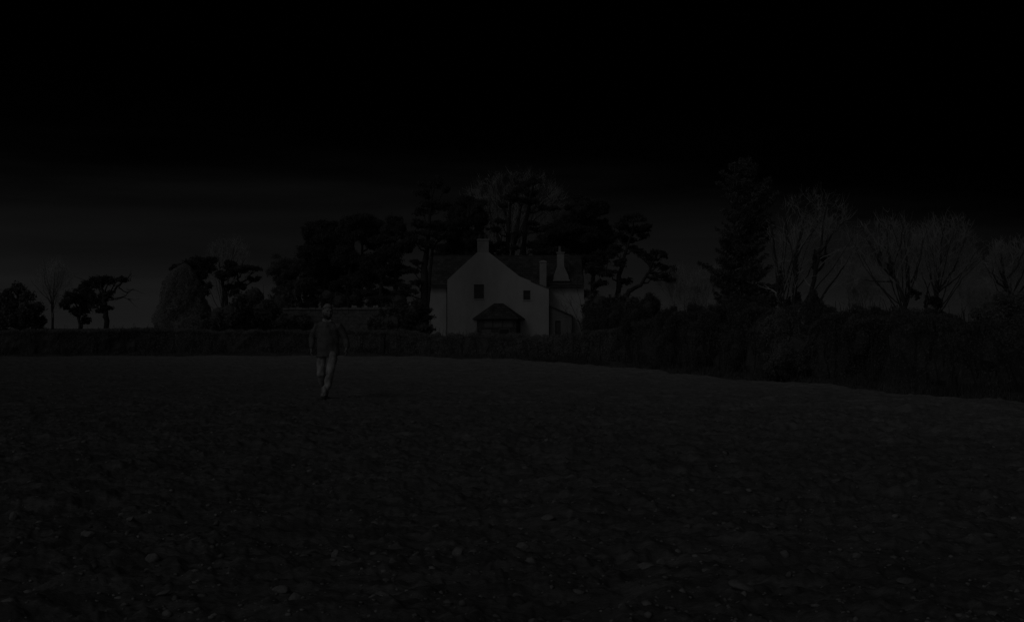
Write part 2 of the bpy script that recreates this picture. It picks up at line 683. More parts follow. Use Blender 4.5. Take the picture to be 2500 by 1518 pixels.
def bare_tree(name, label, Y, stems, seed, levels=4, spread=.55, twig_len=1.0, dens=1.0, cat='tree', m='twig', upw=.40, group=None,
              ivy=(), rmin=.0045, crown=None, fan=0):
    """stems: lists of (px, py, radius); sub-branches grow from them by recursion"""
    rng = np.random.default_rng(seed + 500)
    base = at(stems[0][0][0], stems[0][0][1], Y)
    base[2] = ground_z(base[0], base[1]) - .05
    root = empty(name, base, label, cat, group)
    trunk, twigs = [], []

    def outside(q):
        if crown is None:
            return False
        px, py = 1250 + q[0] / q[1] * F, HOR - (q[2] - H) / q[1] * F
        lim = rng.uniform(.86, 1.10)
        if py > crown[1]:
            return abs(px - crown[0]) > crown[2] * lim
        return math.hypot((px - crown[0]) / crown[2], (py - crown[1]) / crown[3]) > lim

    def grow(p, d, ln, r, lv):
        n = 4 if lv > 1 else 2
        if outside(p):
            return
        P = [p]
        q = p.copy()
        for i in range(n):
            d = d + rng.normal(size=3) * .25
            d[2] += upw * .16
            d = d / np.linalg.norm(d)
            q = q + d * ln / n
            P.append(q)
            if outside(q):
                lv = 0
                break
        n = len(P) - 1
        P = np.array(P)
        twigs.append((P, np.linspace(r, max(r * .45, rmin), n + 1)))
        if lv <= 0:
            return
        kids = int(rng.integers(3, 5) * dens + .7)
        for i in range(kids):
            t = rng.uniform(.25, 1.0)
            f = t * n
            i0 = min(int(f), n - 1)
            pp = P[i0] + (P[i0 + 1] - P[i0]) * (f - i0)
            a = rng.normal(size=3)
            a -= d * (a @ d)
            a /= np.linalg.norm(a)
            nd = d + a * spread * rng.uniform(.6, 1.3)
            nd[2] += upw * .5
            nd /= np.linalg.norm(nd)
            grow(pp, nd, ln * rng.uniform(.48, .78), max(r * .55, rmin), lv - 1)
    stems = [(st, 1) for st in stems]
    for i in range(fan):        # straight ascending limbs fanning out from low on the trunk
        (ax, ay, ar), (bx, by, br) = stems[0][0][0], stems[0][0][1]
        f = rng.uniform(.1, 1)
        ang = R(188 + 164 * (i + rng.uniform(.2, .8)) / fan)
        ex, ey = crown[0] + math.cos(ang) * crown[2] * rng.uniform(.75, .97), crown[1] + math.sin(ang) * crown[3] * rng.uniform(.62, 1)
        sx, sy = ax + (bx - ax) * f, ay + (by - ay) * f
        mxp, myp = sx + (ex - sx) * rng.uniform(.3, .65) + rng.normal() * 7, sy + (ey - sy) * rng.uniform(.4, .65)
        stems.append(([(sx, sy, ar * .28), (mxp, myp, ar * .17), (ex, ey, .010)], 2))
    for st, cut in stems:
        pts = [at(p[0], p[1], Y) for p in st]
        dy = rng.uniform(-1, 1) * (1 if cut == 1 else 3)
        for i, p in enumerate(pts):
            p[1] += dy * i * .35
        if pts[0][2] < 1.2:
            pts[0][2] = min(pts[0][2], base[2])
        P = smooth_line(pts, len(pts) * 4, .03, rng)
        rad = .75 * np.interp(np.linspace(0, 1, len(P)), np.linspace(0, 1, len(st)), [p[2] for p in st])
        trunk.append((P, rad))
        L_ = np.linalg.norm(P[-1] - P[0])
        nb = int((4 + L_ * 1.5) * dens)
        for i in range(nb):
            j = int(rng.uniform(.18, 1.0) * (len(P) - 1))
            d = P[min(j + 1, len(P) - 1)] - P[max(j - 1, 0)]
            d /= np.linalg.norm(d) + 1e-9
            a = rng.normal(size=3)
            a -= d * (a @ d)
            a /= np.linalg.norm(a) + 1e-9
            nd = d + a * spread * rng.uniform(.8, 1.8)
            nd /= np.linalg.norm(nd)
            frac = j / (len(P) - 1)
            grow(P[j], nd, twig_len * rng.uniform(.7, 1.3) * (1.45 - .85 * frac), min(max(rad[j] * .3, rmin * 1.8), .03), levels - cut)
        dd = P[-1] - P[-3]
        for i in range(3):
            nd = dd / np.linalg.norm(dd) + rng.normal(size=3) * .3
            grow(P[-1], nd / np.linalg.norm(nd), twig_len * rng.uniform(.7, 1.1), max(rad[-1], rmin * 2), levels - cut)
    tube_obj('trunk', trunk, base, M['bark' if m == 'twig' else m], root)
    tube_obj('branches', twigs, base, M[m], root)
    if ivy:
        B = [(at(b[0], b[1], Y), np.array((b[2], b[2], b[3])) * Y / F) for b in ivy]
        link('ivy', tri_mesh('ivy', blob_foliage(B, .16, .11, 1.6, rng, sub=9), base), M['ivystem'], root)
    return root


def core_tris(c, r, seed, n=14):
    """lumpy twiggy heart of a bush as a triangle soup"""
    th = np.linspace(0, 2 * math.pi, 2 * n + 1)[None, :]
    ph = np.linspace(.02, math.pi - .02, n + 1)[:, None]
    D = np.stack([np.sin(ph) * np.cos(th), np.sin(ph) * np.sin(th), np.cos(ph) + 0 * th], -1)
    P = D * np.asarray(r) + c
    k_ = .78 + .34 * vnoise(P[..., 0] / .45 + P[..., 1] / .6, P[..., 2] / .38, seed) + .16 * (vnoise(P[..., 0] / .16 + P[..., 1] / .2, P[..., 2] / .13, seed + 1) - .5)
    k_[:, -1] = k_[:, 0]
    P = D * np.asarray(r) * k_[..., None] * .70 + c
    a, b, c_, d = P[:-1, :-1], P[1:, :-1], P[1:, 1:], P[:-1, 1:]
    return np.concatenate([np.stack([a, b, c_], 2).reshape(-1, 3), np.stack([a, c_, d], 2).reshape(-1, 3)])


def shrub(name, label, cat, Y, blobs, m='leaf', leaf=(.16, .09), cover=2.6, sub=14, seed=0, group=None, depth=.5, up=.2, stems=8):
    """a bush of leafy clumps with woody stems; blobs in photograph pixels at depth Y"""
    rng = np.random.default_rng(seed + 900)
    cx = sum(b[0] for b in blobs) / len(blobs)
    base = at(cx, 800, Y)
    base[2] = ground_z(base[0], base[1]) - .05
    root = empty(name, base, label, cat, group)
    B, lines = [], []
    halfw = (max(b[0] + b[2] for b in blobs) - min(b[0] - b[2] for b in blobs)) * .5 * Y / F
    for b in blobs:
        dy = rng.uniform(-1, 1) * halfw * depth
        k_ = (Y + dy) / F
        c = at(b[0], b[1], Y + dy)
        B.append((c, np.array((b[2] * k_, b[2] * k_ * .9, b[3] * k_))))
        for q in range(stems):
            e = c + rng.normal(size=3) * np.array((b[2], b[2], b[3])) * k_ * .55
            s0 = np.array((base[0] * .4 + c[0] * .6 + rng.normal() * .2, c[1], base[2]))
            lines.append((smooth_line([s0, (s0 + e) / 2 + rng.normal(size=3) * .15, e], 6, .03, rng), np.linspace(.035, .008, 6)))
    tube_obj('stems', lines, base, M['bark'], root)
    V = blob_foliage(B, leaf[0], leaf[1], cover, rng, sub=sub, up=up)
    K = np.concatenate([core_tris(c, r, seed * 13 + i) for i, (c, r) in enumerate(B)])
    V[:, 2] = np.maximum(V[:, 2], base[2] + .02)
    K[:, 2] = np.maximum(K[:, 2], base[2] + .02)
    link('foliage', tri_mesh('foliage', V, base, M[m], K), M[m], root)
    return root


# ------------------------------------------------------------------ the white house
HY, HB = 94.5, -0.30


def hs(dy=0.0):
    s = (HY + dy) / F
    return (lambda px: (px - 1250) * s), (lambda py: H - HB - (py - HOR) * s)


def build_house():
    root = empty('farmhouse', (0, HY, HB), 'white harled two storey farmhouse with a tall chimneyed gable and slate roofs beyond the field', 'house')
    x, z = hs()
    # projecting gable wing
    w = MB()
    hole1 = [(x(1157.4), z(729)), (x(1181.5), z(729)), (x(1181.5), z(694.4)), (x(1157.4), z(694.4))]
    hole2 = [(x(1277.7), z(732)), (x(1295), z(732)), (x(1295), z(709)), (x(1277.7), z(709))]
    outer = [(x(1092), 0), (x(1340), 0), (x(1340), z(703)), (x(1269), z(675)), (x(1193.5), z(615.5)), (x(1165), z(615.5)), (x(1092), z(683))]
    w.wall_with_holes(outer, [hole1, hole2], 0, .22)
    for a, b in zip(outer[2:], outer[3:]):
        w.poly([(a[0], 0, a[1]), (a[0], .3, a[1]), (b[0], .3, b[1]), (b[0], 0, b[1])])
        w.poly([(a[0], .3, a[1]), (a[0], .3, a[1] - .3), (b[0], .3, b[1] - .3), (b[0], .3, b[1])])
    w.poly([(x(1340), 0, 0), (x(1340), 1.3, 0), (x(1340), 1.3, z(703)), (x(1340), 0, z(703))])
    w.poly([(x(1092), 0, 0), (x(1092), 1.3, 0), (x(1092), 1.3, z(683)), (x(1092), 0, z(683))])
    w.build('gable_wall', M['harl'], root)
    ap = (x(1179), z(603.5))
    r = MB()
    for a, b in (((x(1092), z(683)), ap), (ap, (x(1269), z(675))), ((x(1269), z(675)), (x(1340.5), z(703)))):
        r.slab([(a[0], .31, a[1] - .09), (a[0], 4.3, a[1] - .09), (b[0], 4.3, b[1] - .09), (b[0], .31, b[1] - .09)], .07)
    r.build('gable_roof', M['slate'], root)
    v = MB()
    a, b = (x(1296), z(686)), (x(1342), z(704.5))
    v.slab([(a[0], -.05, a[1] + .01), (b[0], -.05, b[1] + .01), (b[0], .34, b[1] + .01), (a[0], .34, a[1] + .01)], -.06)
    v.box(x(1340), x(1343.5), -.06, 1.2, z(706), z(703.5) + .01)
    v.build('verge_and_gutter', M['lead'], root)
    # gable chimney
    c = MB()
    c.box(x(1165), x(1193.3), -.004, .85, z(616), z(587))
    c.box(x(1163.6), x(1194.8), -.06, .91, z(587), z(583))
    co = c.build('gable_chimney', M['harl_stack'], root, bevel=.02)
    for px in (1171, 1186):
        q = MB()
        q.cyl((x(px), .42), .15, z(583), z(572), 12, .12)
        q.build('chimney_pot', M['lead'], co)
    # windows
    for hole, nm in ((hole1, 0), (hole2, 1)):
        x0, x1, z0, z1 = hole[0][0], hole[1][0], hole[0][1], hole[2][1]
        f = MB()
        t = .055
        for bx in ((x0, x0 + t, z0, z1), (x1 - t, x1, z0, z1), (x0 + t, x1 - t, z0, z0 + t), (x0 + t, x1 - t, z1 - t, z1)):
            f.box(bx[0], bx[1], .14, .20, bx[2], bx[3])
        zm = (z0 + z1) / 2
        f.box(x0 + t, x1 - t, .135, .19, zm - .03, zm + .03)
        fo_ = f.build('window', M['frame'], root)
        g = MB()
        g.box(x0 + t, x1 - t, .165, .18, z0 + t, zm - .03)
        g.box(x0 + t, x1 - t, .155, .17, zm + .03, z1 - t)
        g.build('pane', M['glass'], fo_)
        sl_ = MB()
        sl_.box(x0 - .06, x1 + .06, -.07, .13, z0 - .07, z0 - .003)
        sl_.build('sill', M['harl'], fo_)
    # main block
    mx, mz = hs(1.3)
    L_, Rr, ev, rz_ = mx(1046), mx(1426), mz(691), 7.8
    w = MB()
    w.poly([(L_, 1.3, 0), (Rr, 1.3, 0), (Rr, 1.3, ev), (L_, 1.3, ev)])
    w.poly([(L_, 7.3, 0), (Rr, 7.3, 0), (Rr, 7.3, ev), (L_, 7.3, ev)])
    for xx in (L_, Rr):
        w.poly([(xx, 1.3, 0), (xx, 7.3, 0), (xx, 7.3, ev), (xx, 4.3, rz_ - .1), (xx, 1.3, ev)])
    w.build('main_wall', M['harl'], root)
    r = MB()
    xl, xr_ = mx(1042), mx(1424)
    k_ = (rz_ - ev) / 3.0
    r.slab([(xl, 1.0, ev - .3 * k_ + .02), (xr_, 1.0, ev - .3 * k_ + .02), (xr_, 4.3, rz_), (xl, 4.3, rz_)], .08)
    r.slab([(xr_, 7.6, ev - .3 * k_ + .02), (xl, 7.6, ev - .3 * k_ + .02), (xl, 4.3, rz_), (xr_, 4.3, rz_)], .08)
    ro = r.build('main_roof', M['slate'], root)
    rd = MB()
    rd.box(xl - .02, xr_ + .02, 4.16, 4.44, rz_ + .0, rz_ + .13)
    rd.build('ridge', M['lead'], ro)
    for a, b in ((xl, x(1092) - .05), (mx(1343), xr_)):
        g = MB()
        g.box(a, b, .86, 1.0, ev - .36, ev - .22)
        g.build('gutter', M['lead'], root)
    d = MB()
    d.cyl((x(1092) - .10, 1.2), .05, 0, ev - .3, 8)  # thin pipe added to draw the dark shadow line at the gable corner
    d.build('downpipe', M['lead'], root)
    # square stack rising through the lean roof
    sx, sz = hs(.6)
    c = MB()
    c.box(sx(1317.5), sx(1334), 0.5, 1.1, sz(712), sz(641))
    c.box(sx(1316.3), sx(1335), 0.44, 1.16, sz(641), sz(638))
    c.prism([(sx(1317.5), 0.5, sz(638)), (sx(1334), 0.5, sz(638)), (sx(1334), 1.1, sz(638)), (sx(1317.5), 1.1, sz(638))],
            [(sx(1323), 0.7, sz(635)), (sx(1328.5), 0.7, sz(635)), (sx(1328.5), 0.9, sz(635)), (sx(1323), 0.9, sz(635))])
    c.build('square_chimney', M['harl_stack'], root)
    # flared wallhead chimney
    prof = [(1351.5, 682), (1389, 682), (1387.5, 673), (1377.3, 650), (1377.3, 618), (1360.6, 618), (1360.6, 650), (1352, 673)]
    c = MB()
    c.prism([(mx(p[0]), 1.23, mz(p[1])) for p in prof], [(mx(p[0]), 2.1, mz(p[1])) for p in prof])
    c.box(mx(1359), mx(1379), 1.16, 2.16, mz(618), mz(615))
    c.box(mx(1349.5), mx(1391), 1.13, 1.8, mz(686), mz(682))
    co = c.build('wallhead_chimney', M['harl_stack'], root)
    q = MB()
    q.cyl((mx(1367.5), 1.65), .14, mz(615), mz(600.5), 12, .115)
    q.build('chimney_pot', M['pot'], co)
    # roof vent
    vx, vz = hs(2.7)
    q = MB()
    q.cyl((vx(1388.6), 2.7), .07, vz(662), vz(644), 8)
    q.box(vx(1385), vx(1394), 2.46, 2.58, vz(662) - .08, vz(660))
    q.build('roof_vent', M['pot'], root)
    # lean-to with a plank door
    lx, lz = hs(.35)
    w = MB()
    dh = [(lx(1355.6), .02), (lx(1368.6), .02), (lx(1368.6), lz(783)), (lx(1355.6), lz(783))]
    w.wall_with_holes([(lx(1341) + .02, 0), (lx(1396), 0), (lx(1396), lz(772)), (lx(1341) + .02, lz(748))], [dh], .35, .15)
    w.poly([(lx(1396), .35, 0), (lx(1396), 1.29, 0), (lx(1396), 1.29, lz(772)), (lx(1396), .35, lz(772))])
    lo_ = w.build('lean_to', M['harl_shade'], root)
    q = MB()
    q.slab([(lx(1340.5) + .02, 0.2, lz(747.5)), (lx(1399), 0.2, lz(773)), (lx(1399), 1.29, lz(773)), (lx(1340.5) + .02, 1.29, lz(747.5))], .09)
    q.build('lean_to_roof', M['lead'], lo_)
    q = MB()
    q.box(dh[0][0] + .01, dh[1][0] - .01, 0.45, 0.49, .03, dh[2][1] - .01)
    q.build('door', M['timber'], lo_)
    q = MB()
    q.cyl((lx(1397.5), .43), .05, 0, lz(775), 8)
    q.build('downpipe', M['lead'], lo_)
    # canted timber porch with a hipped slate roof
    ky, cx = (HY - 1.5) / F, 1217.5
    pxx = lambda px: (px - 1250) * (HY / F)
    ze, zt = 2.33, z(740.5)
    base = [(pxx(cx - 53), -.004), (pxx(cx - 43), -1.5), (pxx(cx + 43), -1.5), (pxx(cx + 53), -.004)]
    w = MB()
    w.prism([(p[0], p[1], 0) for p in base], [(p[0], p[1], ze - .02) for p in base])
    po = w.build('porch', M['timber'], root)
    e = [(pxx(cx - 64), -.01), (pxx(cx - 47), -1.85), (pxx(cx + 47), -1.85), (pxx(cx + 64), -.01)]
    t_ = [(pxx(cx - 11), -.01), (pxx(cx - 11), -.35), (pxx(cx + 11), -.35), (pxx(cx + 11), -.01)]
    r = MB()
    r.prism([(p[0], p[1], ze) for p in e], [(p[0], p[1], ze + .07) for p in e])
    r.prism([(p[0] * .995 + pxx(cx) * .005, p[1] + .004 * (p[1] < -.1), ze + .072) for p in e], [(p[0], p[1], zt) for p in t_])
    r.build('porch_roof', M['porch_slate'], po)
    q = MB()
    for a, b, z0, z1 in ((-40, -18, .95, 1.50), (-34, -15, 1.68, 2.2), (-12, 8, 1.68, 2.2), (11, 34, 1.68, 2.2)):
        q.box(pxx(cx + a), pxx(cx + b), -1.53, -1.502, z0, z1)
    q.build('porch_panel', M['panel'], po)
    q = MB()
    q.box(pxx(cx + 3), pxx(cx + 25), -1.54, -1.502, .02, 1.52)
    do = q.build('porch_door', M['glass'], po)
    q = MB()
    for a, b, z0, z1 in ((1, 3, .02, 1.58), (25, 27, .02, 1.58), (3, 25, 1.52, 1.58)):
        q.box(pxx(cx + a), pxx(cx + b), -1.56, -1.502, z0, z1)
    q.build('door_frame', M['panel'], po)
    q = MB()
    q.box(pxx(cx - 43), pxx(cx + 43), -1.55, -1.502, 1.585, 1.66)
    q.build('transom', M['frame'], po)
    # small bay on the far end
    bx_, bz_ = hs(2.4)
    q = MB()
    q.box(bx_(1030), bx_(1046), 2.4, 4.2, 0, bz_(706))
    bo = q.build('end_bay', M['harl_shade'], root)
    q = MB()
    q.box(bx_(1023.5), bx_(1046.2), 2.2, 4.4, bz_(706) + .003, bz_(702.5))
    q.prism([(bx_(1028), 2.3, bz_(702.5)), (bx_(1046.2), 2.3, bz_(702.5)), (bx_(1046.2), 4.3, bz_(702.5)), (bx_(1028), 4.3, bz_(702.5))],
            [(bx_(1043), 3.1, bz_(690)), (bx_(1045), 3.1, bz_(690)), (bx_(1045), 3.5, bz_(690)), (bx_(1043), 3.5, bz_(690))])
    q.build('bay_roof', M['harl'], bo)
    for a in (1032, 1038.5):
        q = MB()
        q.box(bx_(a), bx_(a + 4.5), 2.37, 2.397, bz_(716.5), bz_(708.5))
        q.build('bay_window', M['pot'], bo)


build_house()


def build_garden_wall():
    Y = 68.0
    a, b = at(690, 752, Y), at(1012, 750, Y)
    root = empty('garden_wall', ((a[0] + b[0]) / 2, Y, -.4), 'tall stone garden wall with a pale coping between the shrubs left of the house', 'wall')
    w = MB()
    n = 24
    L_ = b[0] - a[0]
    top = a[2] + .4 - .1
    rows = 13
    rg = np.random.default_rng(5)
    for i in range(n):
        x0 = -L_ / 2 + L_ * i / n
        for j in range(rows):
            off = (j % 2) * L_ / n * .5
            y_ = rg.uniform(-.025, .025)
            w.box(x0 + off + .005, x0 + off + L_ / n - .005, y_ * .6 - .02, .5, top * j / rows + .004, top * (j + 1) / rows - .004)
    w.box(-L_ / 2, L_ / 2 + .3, .03, .45, 0, top - .02)
    w.build('stonework', M['rubble'], root)
    c = MB()
    for i in range(20):
        x0 = -L_ / 2 + L_ * i / 20
        dz_ = rg.uniform(-.02, .03)
        c.box(x0 + .01, x0 + L_ / 20 - .01 + .3 * (i == 19), -.09, .56, top + .003, top + .12 + dz_)
    c.build('coping', M['coping'], root)


build_garden_wall()


# ------------------------------------------------------------------ hedges and verge
def edge_path(px0, px1, out, n=300):
    """line along the field boundary between two photograph columns, moved outwards; and its outward normals"""
    xs = [p[0] for p in EDGE_PX]
    px = np.linspace(px0, px1, n)
    d = F * H / (np.interp(px, xs, [p[1] for p in EDGE_PX]) - HOR)
    P = np.stack([(px - 1250) * d / F, d], 1)
    if px1 > 2500:          # beyond the picture the boundary runs on past the camera
        k_ = px > 2500
        P[k_] = np.array((8.8, 19.6)) + np.stack([(px[k_] - 2500) / 900, -(px[k_] - 2500) / 60], 1)
    Q = P.copy()
    for _ in range(12):
        Q[1:-1] = (Q[:-2] + 2 * Q[1:-1] + Q[2:]) / 4
    T = np.gradient(Q, axis=0)
    T /= np.linalg.norm(T, axis=1)[:, None]
    Nn = np.stack([-T[:, 1], T[:, 0]], 1)
    return P + Nn * out, Nn, px


def hedge(name, label, px0, px1, out, tops, width, m, seed, n, leaf=(.12, .08), rough=.08, height=None):
    rng = np.random.default_rng(seed)
    P, Nn, ppx = edge_path(px0, px1, out)
    np_ = len(P)
    arc = np.concatenate([[0], np.cumsum(np.linalg.norm(np.diff(P, axis=0), axis=1))])
    t = np.interp(rng.uniform(0, arc[-1], n), arc, np.arange(np_))
    ip = lambda A, q: np.interp(q, np.arange(np_), A)

    def top_at(q, y):
        if height is not None:
            a = ip(arc, q)
            end = sstep(0, 2.5, a) * .75 + .25
            return height * end * (.72 + .45 * vnoise(a / 1.7, a * 0 + seed, seed + 3) + .18 * vnoise(a / .5, a * 0 + seed, seed + 4))
        z = H - (np.interp(ip(ppx, q), [a for a, b in tops], [b for a, b in tops]) - HOR) * (y / F)
        return z
    u0 = rng.uniform(-.5, .5, n) * width
    X, Y = ip(P[:, 0], t) + ip(Nn[:, 0], t) * u0, ip(P[:, 1], t) + ip(Nn[:, 1], t) * u0
    top = top_at(t, Y) + rough * (vnoise(X / .35, Y / .35, seed) - .6) * 2
    Z = np.where(rng.uniform(0, 1, n) < .3, top - rng.uniform(0, .12, n), rng.uniform(0, 1, n) * top)
    lump = (vnoise(ip(arc, t) / .7, Z / .5, seed + 1) - .5) * .45
    X, Y = X + ip(Nn[:, 0], t) * lump, Y + ip(Nn[:, 1], t) * lump
    V = leaves(np.stack([X, Y, Z], 1), leaf[0], leaf[1], rng, .3)
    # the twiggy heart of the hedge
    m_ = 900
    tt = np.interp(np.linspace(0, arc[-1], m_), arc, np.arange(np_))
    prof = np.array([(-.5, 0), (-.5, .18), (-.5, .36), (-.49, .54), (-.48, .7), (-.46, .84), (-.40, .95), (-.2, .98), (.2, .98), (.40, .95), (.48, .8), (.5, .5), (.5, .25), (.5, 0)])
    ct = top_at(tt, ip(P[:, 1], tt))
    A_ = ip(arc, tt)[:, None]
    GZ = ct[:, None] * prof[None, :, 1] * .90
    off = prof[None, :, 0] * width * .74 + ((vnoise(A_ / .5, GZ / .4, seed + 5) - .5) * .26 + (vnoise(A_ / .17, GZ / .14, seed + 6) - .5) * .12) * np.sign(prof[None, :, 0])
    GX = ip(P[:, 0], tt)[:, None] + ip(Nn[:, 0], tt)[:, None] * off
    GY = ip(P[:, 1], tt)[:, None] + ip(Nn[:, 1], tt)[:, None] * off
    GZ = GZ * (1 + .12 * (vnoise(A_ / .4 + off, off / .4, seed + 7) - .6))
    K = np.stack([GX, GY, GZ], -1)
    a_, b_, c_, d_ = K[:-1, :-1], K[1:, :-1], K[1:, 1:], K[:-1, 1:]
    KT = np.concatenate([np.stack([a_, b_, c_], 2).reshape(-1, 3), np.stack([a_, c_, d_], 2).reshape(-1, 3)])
    c = np.array((P[:, 0].mean(), P[:, 1].mean(), 0))
    c[2] = ground_z(c[0], c[1])
    root = empty(name, c, label, 'hedge')
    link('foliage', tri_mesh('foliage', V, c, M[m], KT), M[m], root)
    lines = []
    for i in range(int(n / 300)):
        q = rng.integers(0, n)
        p0 = np.array((X[q] + rng.normal() * .08, Y[q] + rng.normal() * .08, -.1))
        p1 = np.array((X[q] + rng.normal() * .2, Y[q], top[q] - .05 + .35 * rng.uniform() ** 2))
        lines.append((smooth_line([p0, (p0 + p1) / 2 + rng.normal(size=3) * .06, p1], 5, .02, rng), np.linspace(.02, .005, 5)))
    tube_obj('stems', lines, c, M['bark'], root)


hedge('field_hedge', 'long low clipped hedge along the left far edge of the field', -420, 905, 1.6,
      [(-420, 806), (0, 806), (250, 804), (380, 801), (520, 806), (905, 806)], 1.3, 'hedge', 31, 170000, leaf=(.06, .026))
hedge('boundary_hedge', 'rough low hedge in front of the white house', 905, 1440, 1.6,
      [(905, 807), (960, 812), (1030, 818), (1120, 816), (1133, 812), (1146, 817), (1200, 818), (1275, 822), (1300, 825), (1330, 818), (1400, 809), (1440, 806)],
      1.5, 'hedge', 32, 100000, rough=.16, leaf=(.06, .026))

hedge('overgrown_hedge', 'overgrown dark hedge along the right hand edge of the field beneath the bare trees', 1425, 3200, 1.5, None, 1.5, 'bramble', 33, 270000,
      leaf=(.055, .022), rough=.16, height=1.5)

rng_g = np.random.default_rng(77)


def verge_grass():
    n = 46000
    px = np.concatenate([rng_g.uniform(-300, 1400, n // 3), rng_g.uniform(1300, 2900, n - n // 3)])
    xs = np.array([p[0] for p in EDGE_PX] + [2900])
    ys = np.array([p[1] for p in EDGE_PX] + [1010])
    py = np.interp(px, xs, ys)
    d = F * H / (py - HOR)
    X = (px - 1250) * d / F
    Y = d + rng_g.uniform(0, 1, n) ** 1.3 * 2.2 + .1
    X = X + np.where(px > 1500, rng_g.uniform(0, 1.2, n), 0)
    e = edge_dist(X, Y)
    k_ = e > .05
    X, Y, e = X[k_], Y[k_], e[k_]
    n = len(X)
    Z = -.45 + .5 * sstep(-.5, .5, e) + .12 * sstep(.3, 2.5, e)
    tuft = vnoise(X / .5, Y / .5, 41)
    h = (.08 + .26 * tuft * tuft) * rng_g.uniform(.5, 1.2, n) * (.5 + .5 * sstep(0, .8, e))
    lean = rng_g.normal(size=(n, 2)) * .28 * h[:, None]
    wd = rng_g.uniform(.008, .018, n)
    a = rng_g.uniform(0, math.pi, n)
    B = np.stack([X, Y, Z - .03], 1)
    side = np.stack([np.cos(a) * wd, np.sin(a) * wd, np.zeros(n)], 1)
    T = B + np.stack([lean[:, 0], lean[:, 1], h], 1)
    V = np.stack([B - side, B + side, T], 1).reshape(-1, 3)
    o = link('verge_grass', np_mesh('verge_grass', V, np.arange(len(V)), 3), M['straw'])
    tag(o, 'pale dead grass along the edge of the field', 'grass', kind='stuff')


verge_grass()

G = 'overgrown shrubs along the right edge of the field'
shrub('hedgerow_shrub', 'dark hedgerow bush just right of the house corner by thin pale stems', 'shrub', 44,
      [(1455, 795, 32, 42), (1500, 790, 35, 45), (1475, 845, 45, 36), (1440, 850, 28, 30), (1520, 850, 30, 32)], 'bramble', leaf=(.055, .021), cover=2.0, sub=30, seed=1, group=G)
shrub('hedgerow_shrub', 'peaked dark hedgerow bush below the leaning pine', 'shrub', 40,
      [(1585, 750, 25, 32), (1553, 785, 32, 42), (1600, 795, 32, 45), (1560, 855, 40, 36), (1610, 862, 35, 36)], 'leaf', leaf=(.055, .021), cover=2.0, sub=30, seed=2, group=G)
shrub('hedgerow_shrub', 'flat topped hedgerow bush between the leaning pine and the spruce', 'shrub', 36,
      [(1640, 792, 35, 38), (1690, 788, 35, 42), (1640, 852, 40, 45), (1690, 866, 40, 42)], 'bramble', leaf=(.055, .021), cover=2.0, sub=30, seed=3, group=G)
shrub('hedgerow_shrub', 'hedgerow bush under the left side of the tall spruce', 'shrub', 33,
      [(1735, 788, 35, 42), (1775, 785, 32, 42), (1725, 855, 40, 45), (1775, 870, 40, 42)], 'bramble', leaf=(.055, .021), cover=2.0, sub=30, seed=4, group=G)
shrub('hedgerow_shrub', 'hedgerow bush directly below the tall spruce trunk', 'shrub', 31,
      [(1812, 780, 35, 45), (1855, 778, 35, 45), (1812, 855, 45, 48), (1865, 865, 45, 48)], 'leaf', leaf=(.055, .021), cover=2.0, sub=30, seed=5, group=G)
shrub('hedgerow_shrub', 'pale rounded bramble mound at the field edge right of the spruce', 'shrub', 28,
      [(1905, 800, 40, 45), (1945, 855, 50, 48), (1905, 880, 42, 40), (1980, 885, 42, 40)], 'hedge', leaf=(.055, .021), cover=2.0, sub=30, seed=6, group=G)
shrub('cypress_bush', 'broad sloping dark evergreen rising behind the bramble mound', 'shrub', 35,
      [(1985, 748, 22, 30), (2005, 772, 38, 34), (2038, 795, 36, 32), (2052, 840, 38, 42), (1995, 835, 45, 50)], 'leaf', leaf=(.055, .021), cover=2.0, sub=30, seed=7, group=G)
shrub('hedgerow_shrub', 'flat topped dark hedgerow thicket left of the forked bare tree', 'shrub', 26.5,
      [(2090, 790, 28, 33), (2130, 788, 32, 32), (2172, 788, 28, 32), (2105, 825, 45, 48), (2170, 822, 45, 48), (2105, 885, 50, 48), (2180, 895, 50, 48)], 'bramble', leaf=(.055, .021), cover=2.0, sub=30, seed=8, group=G)
shrub('hedgerow_shrub', 'dark hedgerow thicket at the foot of the forked bare tree', 'shrub', 25,
      [(2240, 818, 42, 46), (2288, 805, 36, 46), (2250, 885, 50, 55), (2305, 885, 45, 55)], 'bramble', leaf=(.055, .021), cover=2.0, sub=30, seed=9, group=G)
shrub('hedgerow_shrub', 'low hedgerow thicket in the gap left of the round bush', 'shrub', 24,
      [(2345, 832, 42, 48), (2350, 895, 50, 52)], 'bramble', leaf=(.055, .021), cover=2.0, sub=30, seed=10, group=G, stems=12)
shrub('round_bush', 'big rounded dark bush at the right edge of the picture', 'shrub', 23,
      [(2430, 765, 50, 46), (2485, 775, 50, 50), (2420, 825, 52, 50), (2490, 845, 50, 55), (2440, 900, 60, 50)], 'hedge', leaf=(.055, .021), cover=2.0, sub=30, seed=11, group=G)
shrub('hedgerow_shrub', 'hedgerow thicket running out of the picture on the right', 'shrub', 20,
      [(2590, 800, 70, 70), (2600, 890, 80, 80)], 'bramble', leaf=(.055, .021), cover=2.0, sub=30, seed=12, group=G)

